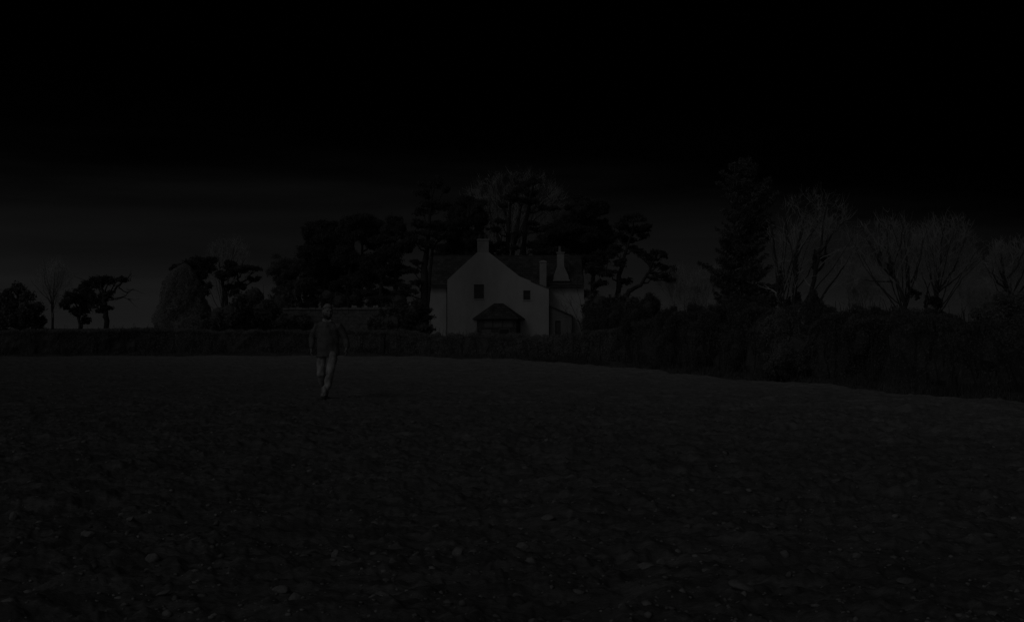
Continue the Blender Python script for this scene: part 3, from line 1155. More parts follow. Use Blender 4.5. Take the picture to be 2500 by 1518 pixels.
GB = 'dark shrubbery in the garden of the house'
shrub('garden_shrub', 'stepped dark conifer bush against the left wall of the house', 'shrub', 62,
      [(960, 790, 42, 38), (1000, 775, 36, 40), (1030, 760, 22, 14), (1035, 778, 25, 10), (1030, 800, 30, 14), (930, 790, 30, 28), (1015, 745, 16, 14)],
      'leaf', leaf=(.2, .1), seed=21, group=GB)
shrub('garden_shrub', 'rounded dark shrub left of the garden wall', 'shrub', 72,
      [(622, 730, 32, 38), (650, 760, 45, 40), (690, 745, 36, 38), (600, 775, 40, 32), (660, 790, 60, 22)], 'leaf', leaf=(.22, .12), seed=22, group=GB)
shrub('garden_shrub', 'dark shrub mass between the domed evergreen and the garden wall', 'shrub', 66,
      [(540, 775, 40, 34), (575, 765, 40, 40), (520, 790, 30, 20), (700, 785, 40, 20), (735, 785, 30, 16)], 'leaf', leaf=(.2, .12), seed=23, group=GB)
shrub('garden_shrub', 'tall evergreen shrubbery under the pines right of the house', 'shrub', 84,
      [(1450, 770, 30, 40), (1490, 760, 36, 36), (1540, 755, 36, 30), (1465, 740, 30, 25), (1520, 745, 30, 22)], 'leaf', leaf=(.24, .13), seed=24, group=GB)


shrub('garden_shrub', 'dark undergrowth showing over the garden wall beneath the pine clump', 'shrub', 98,
      [(760, 735, 26, 20), (800, 725, 26, 24), (830, 735, 26, 24), (868, 728, 20, 26), (915, 735, 24, 16), (945, 740, 26, 22), (975, 735, 26, 26), (775, 712, 26, 10), (895, 715, 24, 10)], 'needle', leaf=(.26, .12), cover=1.1, seed=25, group=GB, stems=4)


def domed_evergreen():
    Y = 70.0
    rng = np.random.default_rng(55)
    base = at(450, 803, Y)
    base[2] = ground_z(base[0], base[1]) - .05
    root = empty('domed_evergreen', base, 'large smooth domed evergreen bush standing taller than the hedge on the left', 'shrub')
    left = [(806, 384), (790, 378), (777, 376), (760, 384), (745, 388), (730, 390), (715, 393), (700, 397), (685, 401), (670, 414), (658, 424), (648, 440), (643, 452)]
    right = [(806, 538), (780, 520), (760, 511), (732, 500), (700, 489), (680, 481), (665, 474), (652, 464), (643, 452)]
    ly, lx_ = np.array(left).T
    ry, rx_ = np.array(right).T
    n = 190000
    py = rng.uniform(643, 812, n)
    a = np.interp(-py, -ly, lx_)
    b = np.interp(-py, -ry, rx_)
    th = rng.uniform(0, 2 * math.pi, n)
    rr = rng.uniform(.88, 1.0, n)
    inner = rng.uniform(0, 1, n) < .2
    rr[inner] = rng.uniform(.5, .92, inner.sum())
    lump = 1 + .10 * (vnoise(th * 4, py / 15, 4) - .5) * 2 + .03 * (vnoise(th * 11, py / 6, 5) - .5) * 2
    cx, hw = (a + b) / 2, (b - a) / 2
    s = Y / F
    X = (cx - 1250) * s + np.cos(th) * hw * s * rr * lump
    Yv = Y + np.sin(th) * hw * s * rr * lump
    Z = H - (py - HOR) * s
    V = leaves(np.stack([X, Yv, Z], 1), .075, .034, rng, .3)
    gp, gt = np.meshgrid(np.linspace(644, 812, 90), np.linspace(0, 2 * math.pi, 121), indexing='ij')
    ga, gb = np.interp(-gp, -ly, lx_), np.interp(-gp, -ry, rx_)
    gl = .87 * (1 + .10 * (vnoise(gt * 4, gp / 15, 4) - .5) * 2 + .03 * (vnoise(gt * 11, gp / 6, 5) - .5) * 2 + .035 * (vnoise(gt * 16, gp / 30, 6) - .5))
    gl[:, -1] = gl[:, 0]
    K = np.stack([((ga + gb) / 2 - 1250) * s + np.cos(gt) * (gb - ga) / 2 * s * gl, Y + np.sin(gt) * (gb - ga) / 2 * s * gl, H - (gp - HOR) * s], -1)
    a_, b_, c_, d_ = K[:-1, :-1], K[1:, :-1], K[1:, 1:], K[:-1, 1:]
    KT = np.concatenate([np.stack([a_, b_, c_], 2).reshape(-1, 3), np.stack([a_, c_, d_], 2).reshape(-1, 3)])
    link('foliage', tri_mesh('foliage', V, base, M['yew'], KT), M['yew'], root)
    lines = [(smooth_line([base + np.array((rng.normal() * .1, 0, 0)), base + np.array((rng.normal() * .3, rng.normal() * .3, 2.0)),
                           base + np.array((rng.normal() * .7, rng.normal() * .5, 3.9))], 8, .04, rng), np.linspace(.12, .02, 8)) for i in range(7)]
    tube_obj('trunk', lines, base, M['bark'], root)


domed_evergreen()

# ------------------------------------------------------------------ evergreen trees
GP = 'pines around the house'
blob_tree('evergreen_tree', 'bushy dark evergreen tree at the far left edge of the picture', 'tree', 75, [[(40, 806, .16), (42, 760, .12), (44, 700, .04)]],
          [(40, 735, 42, 30), (72, 762, 30, 32), (18, 770, 38, 36), (46, 708, 22, 16), (92, 786, 20, 18), (5, 735, 30, 25), (60, 790, 40, 18)],
          foliage='leaf', leaf=(.22, .13), cover=2.2, seed=1)
blob_tree('pine_tree', 'flat topped windswept pine standing alone on the left skyline', 'tree', 82,
          [[(259, 808, .20), (258, 770, .18), (254, 735, .14), (247, 692, .06)], [(196, 806, .14), (194, 775, .10), (198, 735, .05)]],
          [(266, 682, 26, 10), (236, 688, 30, 13), (290, 681, 22, 6), (203, 705, 26, 14), (175, 728, 24, 14), (215, 732, 34, 16), (255, 725, 20, 14),
           (188, 762, 24, 14), (247, 752, 26, 9), (160, 742, 12, 12), (205, 780, 16, 10)],
          extra=[[(250, 735, .10), (280, 705, .07), (308, 680, .05), (318, 672, .02)], [(290, 702, .05), (310, 715, .03), (325, 705, .01)], [(262, 735, .05), (300, 725, .03), (320, 735, .01)]], seed=2, group=GP)
blob_tree('pine_tree', 'pine whose ragged crown shows above the domed evergreen', 'tree', 92,
          [[(492, 806, .2), (488, 720, .16), (490, 640, .07)]],
          [(500, 638, 28, 13), (470, 646, 26, 15), (515, 655, 16, 10), (484, 668, 22, 14), (490, 690, 14, 14), (448, 648, 20, 12), (428, 656, 14, 9), (505, 705, 14, 14)], seed=3, group=GP)
blob_tree('pine_tree', 'small flat crowned pine with a leaning trunk right of the domed evergreen', 'tree', 92,
          [[(556, 806, .18), (552, 730, .15), (540, 685, .11), (556, 650, .05)], [(585, 800, .12), (582, 720, .10), (580, 660, .05)]],
          [(564, 644, 22, 9), (595, 655, 36, 8), (562, 664, 30, 11), (622, 655, 20, 5), (620, 680, 18, 5), (560, 700, 16, 7), (583, 695, 18, 9), (572, 715, 14, 8), (545, 672, 16, 9)],
          seed=4, group=GP)
blob_tree('deciduous_tree', 'soft fine twigged tree left of the big dark pine clump', 'tree', 100, [[(735, 806, .25), (733, 735, .2), (715, 670, .1)], [(710, 806, .12), (700, 740, .1), (690, 670, .04)]],
          [(697, 640, 34, 18), (728, 655, 28, 22), (682, 668, 28, 20), (715, 685, 36, 22), (690, 705, 34, 14), (735, 700, 30, 20)],
          foliage='soft', leaf=(.4, .05), cover=1.9, sub=16, seed=5)
blob_tree('pine_tree', 'broad dark pine at the left end of the pine clump', 'tree', 108,
          [[(757, 806, .3), (760, 720, .26), (775, 620, .18), (780, 560, .06)], [(786, 806, .22), (790, 720, .18), (800, 640, .1)]],
          [(775, 560, 32, 20), (808, 548, 24, 13), (752, 575, 16, 22), (790, 590, 46, 26), (765, 615, 34, 26), (810, 625, 40, 30), (770, 655, 44, 26), (815, 668, 40, 24),
           (790, 695, 48, 16), (745, 650, 18, 12), (752, 690, 20, 12)], seed=6, group=GP, cover=3.2, sub=22)
blob_tree('pine_tree', 'tall domed pine at the middle of the pine clump behind the walking man', 'tree', 106,
          [[(852, 806, .32), (850, 720, .28), (858, 620, .18), (868, 550, .06)], [(873, 806, .2), (878, 700, .18), (884, 600, .1)]],
          [(872, 536, 34, 16), (902, 548, 26, 20), (848, 552, 26, 22), (880, 570, 44, 20), (838, 585, 26, 22), (910, 590, 26, 24), (870, 650, 30, 24), (838, 625, 34, 26),
           (905, 635, 36, 26), (850, 690, 36, 18), (900, 680, 44, 24), (840, 715, 26, 8), (915, 715, 36, 10)], seed=7, group=GP, cover=3.0, sub=20)
blob_tree('pine_tree', 'round headed pine between the pine clump and the tall ragged pine', 'tree', 104,
          [[(968, 806, .26), (966, 700, .22), (965, 600, .14), (964, 540, .05)], [(925, 806, .2), (930, 700, .18), (940, 600, .1)]],
          [(963, 538, 24, 15), (952, 556, 26, 18), (978, 556, 16, 18), (940, 585, 32, 16), (985, 600, 22, 20), (955, 620, 40, 22), (975, 660, 34, 16), (940, 655, 34, 22),
           (960, 690, 34, 8), (1000, 575, 18, 10), (985, 700, 24, 8), (945, 715, 28, 8)], seed=8, group=GP, cover=2.8, sub=18)
blob_tree('pine_tree', 'tall ragged pine with a bare trunk beside the left roof edge of the house', 'tree', 90,
          [[(1035, 815, .34), (1036, 720, .30), (1036, 650, .26), (1044, 600, .18), (1050, 500, .10), (1064, 440, .03)], [(1038, 648, .14), (1056, 610, .10), (1070, 585, .05)]],
          [(1070, 438, 12, 10), (1052, 450, 26, 12), (1088, 462, 13, 9), (1036, 474, 22, 12), (1060, 500, 40, 9), (1030, 515, 26, 10), (1082, 505, 16, 8), (1018, 545, 22, 10),
           (1062, 550, 34, 10), (1040, 570, 34, 10), (1084, 575, 20, 10), (1012, 585, 22, 9), (1050, 595, 26, 8), (1015, 640, 20, 6), (1005, 660, 22, 6), (1015, 690, 18, 6), (1000, 715, 24, 8)],
          seed=9, group=GP, cover=2.2, sub=13)
blob_tree('pine_tree', 'dense dome shaped pine just left of the gable chimney', 'tree', 112,
          [[(1140, 812, .3), (1140, 700, .28), (1142, 580, .18), (1143, 500, .06)]],
          [(1143, 498, 38, 18), (1120, 515, 26, 20), (1165, 518, 24, 22), (1140, 540, 46, 24), (1172, 550, 18, 18), (1115, 575, 38, 22), (1155, 580, 36, 22),
           (1100, 605, 40, 20), (1140, 612, 52, 18), (1085, 560, 22, 16), (1170, 615, 22, 12), (1090, 632, 40, 16)], seed=10, group=GP, cover=3.2, sub=22)
blob_tree('pine_tree', 'open topped pine with two slender trunks right of the gable chimney', 'tree', 115,
          [[(1278, 812, .3), (1278, 650, .26), (1284, 540, .2), (1300, 460, .1), (1304, 430, .04)], [(1238, 812, .3), (1236, 640, .26), (1242, 540, .18), (1248, 480, .06)], [(1250, 800, .22), (1252, 620, .2), (1270, 520, .1)]],
          [(1304, 438, 18, 9), (1280, 446, 18, 9), (1266, 464, 22, 11), (1294, 468, 20, 12), (1245, 480, 22, 9), (1272, 488, 28, 9), (1300, 492, 16, 8), (1228, 500, 16, 7),
           (1322, 508, 16, 7), (1225, 540, 20, 6), (1300, 545, 18, 6), (1320, 560, 22, 9), (1210, 560, 20, 8), (1265, 570, 20, 6), (1215, 600, 26, 14), (1310, 595, 26, 14), (1205, 620, 22, 12), (1255, 605, 16, 5)],
          seed=11, group=GP, cover=2.2, sub=13)
blob_tree('pine_tree', 'massive dark pine behind the right hand roof of the house', 'tree', 110,
          [[(1405, 812, .36), (1405, 700, .32), (1415, 580, .2), (1440, 500, .06)], [(1362, 812, .25), (1362, 650, .2), (1365, 580, .1)]],
          [(1448, 498, 34, 16), (1470, 515, 20, 12), (1425, 520, 36, 18), (1395, 540, 36, 18), (1440, 545, 46, 18), (1470, 548, 18, 14), (1362, 562, 38, 18), (1410, 570, 56, 22),
           (1455, 575, 40, 22), (1335, 590, 32, 20), (1380, 600, 56, 20), (1440, 612, 54, 22), (1480, 590, 20, 14), (1340, 615, 44, 14), (1412, 482, 12, 9), (1392, 505, 14, 8), (1350, 508, 20, 5), (1425, 640, 50, 18)],
          seed=12, group=GP, cover=3.2, sub=22)
blob_tree('pine_tree', 'spreading pine with layered branches right of the house', 'tree', 98,
          [[(1508, 806, .28), (1508, 735, .26), (1512, 670, .2), (1530, 610, .12), (1548, 550, .05)], [(1450, 806, .26), (1447, 720, .22), (1450, 640, .12)]],
          [(1548, 534, 30, 10), (1578, 552, 16, 10), (1524, 550, 24, 12), (1550, 560, 32, 9), (1505, 575, 22, 10), (1570, 575, 14, 7), (1530, 585, 24, 9), (1500, 605, 30, 10),
           (1475, 625, 30, 14), (1515, 640, 26, 9), (1450, 655, 32, 16), (1485, 665, 30, 10), (1525, 685, 20, 7), (1460, 690, 26, 8), (1440, 715, 18, 10), (1545, 605, 14, 5)],
          seed=13, group=GP, cover=2.5, sub=14)
blob_tree('pine_tree', 'low leaning pine reaching out to the right over the shrubs', 'tree', 88,
          [[(1512, 806, .24), (1522, 730, .2), (1536, 710, .17), (1562, 698, .14), (1582, 670, .11), (1594, 640, .07), (1604, 615, .03)]],
          [(1606, 615, 18, 5), (1620, 624, 10, 5), (1592, 632, 16, 5), (1604, 647, 24, 6), (1632, 654, 22, 6), (1645, 668, 10, 6), (1618, 672, 20, 5), (1634, 682, 12, 5), (1598, 678, 12, 6),
           (1575, 622, 20, 6), (1555, 612, 18, 6)],
          extra=[[(1536, 610, .07), (1560, 614, .05), (1592, 634, .02)]], seed=14, group=GP, cover=2.5, sub=12, limbs=True)


def spruce_tree():
    Y = 76.0
    rng = np.random.default_rng(321)
    base = at(1815, 806, Y)
    base[2] = ground_z(base[0], base[1]) - .05
    root = empty('spruce_tree', base, 'tallest tree, a dark spruce with upturned branch tips right of the house', 'tree')
    s = Y / F
    top = at(1818, 392, Y)
    lines = [(smooth_line([base, at(1815, 650, Y), at(1816, 500, Y), top], 24, .02, rng), np.linspace(.30, .02, 24))]
    prof = [(392, 8, 8), (402, 28, 26), (420, 46, 38), (440, 58, 48), (465, 58, 70), (480, 44, 70), (500, 36, 60), (520, 50, 52), (545, 56, 62), (575, 62, 72),
            (600, 66, 70), (630, 72, 66), (655, 100, 74), (680, 96, 78), (710, 74, 76), (740, 62, 78), (765, 56, 70)]
    yy = [p[0] for p in prof]
    pts = []
    for i in range(190):
        py = 394 + 15.5 * int(rng.uniform(0, 1) ** .85 * 24) + rng.normal() * 2
        th = rng.uniform(0, 2 * math.pi)
        side = np.interp(py, yy, [p[1] for p in prof] if math.cos(th) < 0 else [p[2] for p in prof])
        ln = side * s * rng.uniform(.66, 1.12) * (1.3 if py < 530 else 1.05)
        if rng.uniform() < .12:
            ln *= 1.12
        z0 = H - (py - HOR) * s
        c = np.array((top[0] + (base[0] - top[0]) * (py - 392) / 414, Y, z0 + .22 * ln))
        d = np.array((math.cos(th), math.sin(th), 0))
        tip = c + d * ln + np.array((0, 0, -.14 * ln + .16))
        mid = c + d * ln * .62 + np.array((0, 0, -.30 * ln))
        P = smooth_line([c, mid, tip], 9, .015, rng)
        lines.append((P, np.linspace(.035, .006, 9)))
        if 585 < py < 640 and math.cos(th) > .2 and rng.uniform() < .6:
            continue
        n = int(20 + 72 * ln)
        t = rng.uniform(.15, 1, n)
        q = np.stack([np.interp(t, np.linspace(0, 1, 9), P[:, j]) for j in range(3)], 1)
        w = .24 * (1.1 - .35 * t) * min(1, .45 + ln * .4)
        lat = np.array((-d[1], d[0], 0))
        q += lat * (rng.normal(size=n) * w)[:, None] + np.array((0, 0, 1)) * (-np.abs(rng.normal(size=n)) * .15 * (1.05 - .6 * t))[:, None]
        pts.append(q)
    tube_obj('trunk', lines, base, M['bark'], root)
    link('crown', tri_mesh('crown', leaves(np.concatenate(pts), .26, .085, rng, -.05), base), M['spruce'], root)


spruce_tree()

# ------------------------------------------------------------------ bare trees
GBT = 'leafless winter trees'
bare_tree('bare_tree', 'slim leafless tree between the two evergreens at far left', 95, [[(128, 806, .15), (128, 740, .12), (131, 690, .07), (134, 645, .02)], [(128, 735, .07), (112, 690, .04), (108, 655, .015)],
                                                                               [(129, 730, .07), (148, 690, .04), (152, 660, .015)]], 1, crown=(130, 705, 50, 75), fan=8, levels=4, spread=.58, twig_len=1.3, dens=0.9, group=GBT)
bare_tree('bare_tree', 'faint leafless tree whose twigs show above the small flat pine', 112,
          [[(545, 806, .18), (545, 700, .14), (535, 640, .08), (522, 600, .02)], [(552, 720, .10), (560, 650, .06), (568, 598, .02)], [(548, 720, .1), (588, 650, .06), (600, 605, .02)]], 2, crown=(555, 660, 68, 86), fan=10, levels=4, spread=.58, twig_len=1.5, dens=0.80, group=GBT)
bare_tree('bare_tree', 'wide leafless tree towering behind the house roof', 128,
          [[(1240, 812, .45), (1240, 640, .36), (1200, 540, .22), (1150, 470, .10), (1136, 425, .03)], [(1240, 640, .3), (1245, 540, .2), (1205, 470, .1), (1195, 430, .03)],
           [(1245, 620, .3), (1290, 520, .2), (1345, 470, .10), (1375, 430, .03)], [(1250, 600, .25), (1270, 510, .16), (1255, 450, .06), (1250, 425, .03)],
           [(1290, 520, .15), (1335, 500, .10), (1375, 485, .03)], [(1200, 540, .14), (1160, 500, .08), (1135, 490, .03)], [(1275, 520, .15), (1315, 470, .08), (1325, 430, .03)],
           [(1205, 540, .12), (1175, 470, .07), (1168, 430, .02)], [(1240, 560, .14), (1222, 480, .08), (1220, 425, .02)], [(1260, 540, .14), (1290, 460, .07), (1292, 420, .02)],
           [(1290, 530, .12), (1330, 460, .06), (1350, 425, .02)], [(1205, 520, .10), (1150, 510, .05), (1125, 500, .02)], [(1300, 520, .10), (1350, 500, .06), (1385, 455, .02)]],
          3, crown=(1258, 525, 148, 114), fan=9, levels=4, spread=.58, twig_len=1.9, dens=0.80, group=GBT)
bare_tree('bare_tree', 'large leafless tree of several dark stems beside the spruce', 62,
          [[(1920, 800, .20), (1905, 740, .15), (1898, 640, .10), (1885, 540, .05), (1878, 500, .015)], [(1930, 800, .22), (1938, 720, .18), (1942, 620, .13), (1958, 530, .06), (1962, 470, .02)],
           [(1938, 800, .2), (1978, 720, .16), (1992, 640, .12), (2000, 560, .06), (2010, 490, .02)], [(1985, 680, .10), (2012, 640, .08), (2030, 560, .04), (2052, 505, .015)],
           [(1990, 640, .08), (2035, 570, .05), (2075, 535, .015)], [(1960, 800, .10), (2015, 710, .08), (2060, 650, .04), (2080, 620, .015)], [(1942, 640, .08), (1925, 560, .05), (1918, 500, .015)],
           [(1905, 720, .09), (1925, 660, .07), (1938, 610, .04)]], 4, crown=(1990, 612, 122, 156), fan=8, levels=4, spread=.58, twig_len=1.35, dens=0.72, group=GBT,
          ivy=[(1942, 660, 6, 40), (1990, 640, 6, 40), (1905, 690, 6, 40), (1935, 740, 26, 26), (1985, 740, 14, 30), (2008, 628, 12, 8)])
bare_tree('bare_tree', 'leafless tree with a forked dark trunk rising above the flat topped thicket', 60,
          [[(2210, 800, .19), (2209, 745, .16), (2182, 678, .11), (2168, 620, .06), (2160, 560, .02)], [(2209, 745, .13), (2224, 704, .10), (2222, 640, .07), (2216, 570, .02)],
           [(2182, 678, .07), (2150, 650, .05), (2140, 600, .02)], [(2180, 690, .06), (2140, 685, .04), (2105, 680, .015)], [(2175, 668, .07), (2195, 600, .05), (2200, 545, .015)],
           [(2150, 650, .04), (2125, 590, .03), (2115, 550, .012)], [(2224, 690, .06), (2245, 640, .04), (2250, 580, .015)]],
          5, crown=(2168, 642, 106, 126), fan=9, levels=4, spread=.58, twig_len=1.35, dens=0.68, group=GBT, ivy=[(2175, 650, 8, 20), (2232, 715, 12, 14), (2150, 630, 5, 14)])
bare_tree('bare_tree', 'upright leafless tree right of the forked tree with an ivy covered base', 64,
          [[(2282, 800, .18), (2288, 720, .14), (2296, 650, .09), (2304, 580, .05), (2310, 540, .015)], [(2290, 710, .09), (2330, 660, .06), (2360, 590, .03), (2372, 545, .012)],
           [(2290, 715, .07), (2335, 680, .05), (2375, 640, .02)], [(2286, 730, .07), (2270, 650, .05), (2262, 580, .02)], [(2298, 640, .05), (2325, 580, .03), (2340, 530, .012)],
           [(2262, 800, .08), (2260, 720, .06), (2262, 690, .03)]],
          6, crown=(2312, 638, 98, 120), fan=9, levels=4, spread=.58, twig_len=1.35, dens=0.82, group=GBT, ivy=[(2285, 745, 22, 26), (2300, 770, 26, 16), (2262, 740, 6, 30)])
bare_tree('bare_tree', 'leafless tree with gnarled limbs at the right edge of the picture', 54,
          [[(2472, 800, .16), (2466, 720, .13), (2458, 660, .09), (2455, 600, .05), (2453, 575, .03)], [(2466, 715, .09), (2430, 690, .06), (2412, 670, .03), (2408, 655, .015)], [(2460, 700, .08), (2432, 650, .05), (2420, 618, .02)],
           [(2462, 680, .07), (2485, 640, .05), (2500, 590, .02)], [(2470, 740, .08), (2505, 690, .05), (2520, 640, .02)]], 7, crown=(2488, 660, 90, 92), fan=7, levels=4, spread=.58, twig_len=1.0, dens=0.9, group=GBT)
bare_tree('bare_bush', 'thin leafless thicket between the leaning pine and the spruce', 88,
          [[(1640 + i * 13, 800, .03), (1640 + i * 13 + (-1) ** i * 6, 745, .02), (1632 + i * 14, 700 + (i * 37) % 25, .008)] for i in range(9)], 8, levels=4, spread=.5, twig_len=1.2, dens=1.0, cat='bush', upw=.8)
bare_tree('bare_bush', 'thin leafless thicket behind the sloping evergreen bush', 80,
          [[(2070 + i * 9, 800, .03), (2070 + i * 9 + (-1) ** i * 5, 740, .02), (2064 + i * 10, 690 + (i * 29) % 35, .008)] for i in range(9)], 9, levels=4, spread=.5, twig_len=1.3, dens=.9, cat='bush', upw=.8)
bare_tree('bare_bush', 'thin leafless thicket in the gap left of the round bush', 70,
          [[(2345 + i * 12, 800, .03), (2345 + i * 12 + (-1) ** i * 5, 750, .02), (2345 + i * 12, 715 + (i * 29) % 30, .008)] for i in range(6)], 10, levels=4, spread=.5, twig_len=1.1, dens=.9, cat='bush', upw=.8)
bare_tree('bare_bush', 'small leafless bush spreading over the right wall of the house', 90,
          [[(1432, 815, .05), (1412, 780, .03), (1392, 740, .02), (1378, 720, .008)], [(1432, 815, .04), (1420, 750, .025), (1410, 705, .008)], [(1430, 800, .04), (1400, 775, .02), (1385, 765, .008)]], 11,
          levels=2, spread=.5, twig_len=.9, dens=.8, cat='bush', m='bark')
bare_tree('birch_sapling', 'taller of two thin pale stems beside the right corner of the house', 82,
          [[(1453, 815, .05), (1446, 780, .045), (1442, 740, .03), (1440, 700, .015)]], 12, levels=2, spread=.4, twig_len=.8, dens=1.0, cat='tree', m='palebark', group='pale saplings by the house')
bare_tree('birch_sapling', 'shorter of two thin pale stems beside the right corner of the house', 82,
          [[(1464, 815, .04), (1466, 770, .035), (1468, 740, .015)]], 13, levels=2, spread=.4, twig_len=.8, dens=1.0, cat='tree', m='palebark', group='pale saplings by the house')



# ------------------------------------------------------------------ stones
def stone_mesh(name, seed, sub=3):
    rng = np.random.default_rng(seed)
    bm = bmesh.new()
    bmesh.ops.create_icosphere(bm, subdivisions=sub, radius=.5)
    V = np.array([v.co[:] for v in bm.verts])
    for i in range(7):       # planed facets
        n = rng.normal(size=3)
        n /= np.linalg.norm(n)
        h_ = rng.uniform(.22, .40)
        dd = V @ n
        V -= np.where(dd > h_, dd - h_, 0)[:, None] * n * .85
    V *= (1 + .10 * (vnoise(V[:, 0] * 4 + 9, V[:, 1] * 4 + V[:, 2] * 3, seed) - .5))[:, None]
    for v, c in zip(bm.verts, V):
        v.co = c
    me = bpy.data.meshes.new(name)
    bm.to_mesh(me)
    bm.free()
    me.polygons.foreach_set('use_smooth', np.ones(len(me.polygons), bool))
    me.materials.append(M['stone'])
    return me


STONES = [stone_mesh('field_stone', 400 + i) for i in range(7)]
GS = 'pale stones lying on the ploughed field'
FEATURED = [(1273, 1346, 37, 22, -.35, 'pale angular stone in the foreground below the house porch'),
            (1581, 1370, 44, 20, -.2, 'long pale oval stone in the right foreground, largest of a close trio'),
            (1614, 1356, 26, 18, 0, 'grey stone touching the back of the long oval stone'),
            (1625, 1405, 32, 22, -.7, 'pale slanting stone in front of the long oval stone'),
            (1264, 1436, 31, 20, .5, 'pale stone near the bottom edge below the house'),
            (1915, 1358, 22, 22, .2, 'small round pale stone, nearer of two round ones at right'),
            (1925, 1402, 18, 20, .9, 'small upright pale stone in the lower right foreground'),
            (2089, 1376, 23, 15, 0, 'rounded grey stone in the lower right field'),
            (2212, 1420, 44, 16, -.05, 'long flat topped pale stone at lower right'),
            (1836, 1424, 28, 14, -.4, 'slim slanting stone right of the slanting trio stone'),
            (1120, 1360, 34, 24, -.3, 'broad dull stone in the centre foreground'),
            (942, 1420, 24, 11, .1, 'small flat pale stone left of the centre foreground'),
            (858, 1296, 22, 12, -.2, 'small pale stone in the field below the walking man'),
            (1884, 1288, 36, 16, .0, 'flat square pale stone on the right of the field'),
            (30, 1252, 22, 26, .3, 'upright pale stone at the left edge of the field'),
            (372, 1372, 34, 26, .6, 'broad pale stone in the left foreground'),
            (686, 1446, 48, 20, .1, 'wide pale slab of stone at lower left'),
            (820, 1380, 20, 24, -.6, 'leaning grey stone left of the centre foreground'),
            (960, 1394, 22, 14, -.3, 'pale wedge shaped stone above the small flat stone'),
            (1775, 1214, 22, 12, .1, 'pale stone in the right middle of the field'),
            (2145, 1097, 18, 9, -.2, 'small pale stone far out on the right of the field'),
            (215, 1316, 32, 16, .2, 'dull flat stone in the left foreground of the field')]
for i, (px, py, w, h_, rot, lab) in enumerate(FEATURED):
    d = F * H / (py - HOR)
    X, k_ = (px - 1250) * d / F, d / F
    o = bpy.data.objects.new('field_stone', STONES[i % 7])
    COL.objects.link(o)
    hh = h_ * k_ * 1.25
    o.scale = (w * k_ * 1.12, w * k_ * .8, hh * .95)
    o.location = (X, d + w * k_ * .3, float(soil_z(np.array([X]), np.array([d]))[0]) + hh * .16)
    o.rotation_euler = (random.uniform(-.2, .2), -rot * .4, random.uniform(-.5, .5))
    tag(o, lab, 'stone', GS)
rs = np.random.default_rng(60)
small = []
while len(small) < 60:
    px, py = rs.uniform(0, 2500), 960 + 550 * rs.uniform() ** 1.0
    if rs.uniform() > .25 + .75 * vnoise(np.array([px / 260]), np.array([py / 120]), 12)[0] or abs(px - 800) < 40 and py < 1000:
        continue
    d = F * H / (py - HOR)
    X = (px - 1250) * d / F
    if edge_dist(np.array([X]), np.array([d]))[0] > -.6:
        continue
    sz = rs.uniform(.03, .075) * (1 + .5 * rs.uniform() ** 3)
    o = bpy.data.objects.new('field_stone', STONES[rs.integers(7)])
    COL.objects.link(o)
    o.scale = (sz * rs.uniform(.9, 1.5), sz * rs.uniform(.8, 1.2), sz * rs.uniform(.35, .6))
    o.location = (X, d, float(soil_z(np.array([X]), np.array([d]))[0]) + sz * .06)
    o.rotation_euler = (rs.uniform(-.4, .4), rs.uniform(-.4, .4), rs.uniform(0, 6.3))
    tag(o, 'small scattered pale stone lying loose on the ploughed soil', 'stone', GS)
    small.append(o)


def clods():
    bm = bmesh.new()
    bmesh.ops.create_icosphere(bm, subdivisions=1, radius=.5)
    U = np.array([v.co[:] for v in bm.verts])
    Fc = np.array([[v.index for v in f.verts] for f in bm.faces])
    bm.free()
    n = 9000
    rng = np.random.default_rng(91)
    d = 4.6 + 24 * rng.uniform(0, 1, n) ** 1.9
    X = rng.uniform(-1, 1, n) * (.50 * d + .6)
    k_ = (edge_dist(X, d) < -.3) & (np.hypot(X + 3.34, d - 20.5) > .5)
    X, d = X[k_], d[k_]
    Z = soil_z(X, d)
    n = len(X)
    sz = rng.uniform(.007, .022, n) * (1 + 2.2 * rng.uniform(0, 1, n) ** 6)
    VV = []
    for i in range(n):
        V = U * (1 + .8 * (rng.uniform(size=(len(U), 1)) - .5)) * np.array((1.35, 1, .7)) * sz[i]
        a = rng.uniform(0, 6.3)
        c, s_ = math.cos(a), math.sin(a)
        V = V @ np.array(((c, -s_, 0), (s_, c, 0), (0, 0, 1)))
        VV.append(V + (X[i], d[i], Z[i] - sz[i] * .08))
    Fl = (Fc[None] + (np.arange(n) * len(U))[:, None, None]).reshape(-1)
    o = link('soil_clods', np_mesh('soil_clods', np.concatenate(VV), Fl, 3), M['clod'])
    tag(o, 'crumbled soil clods and grit strewn over the ploughed field', 'soil', kind='stuff')


clods()


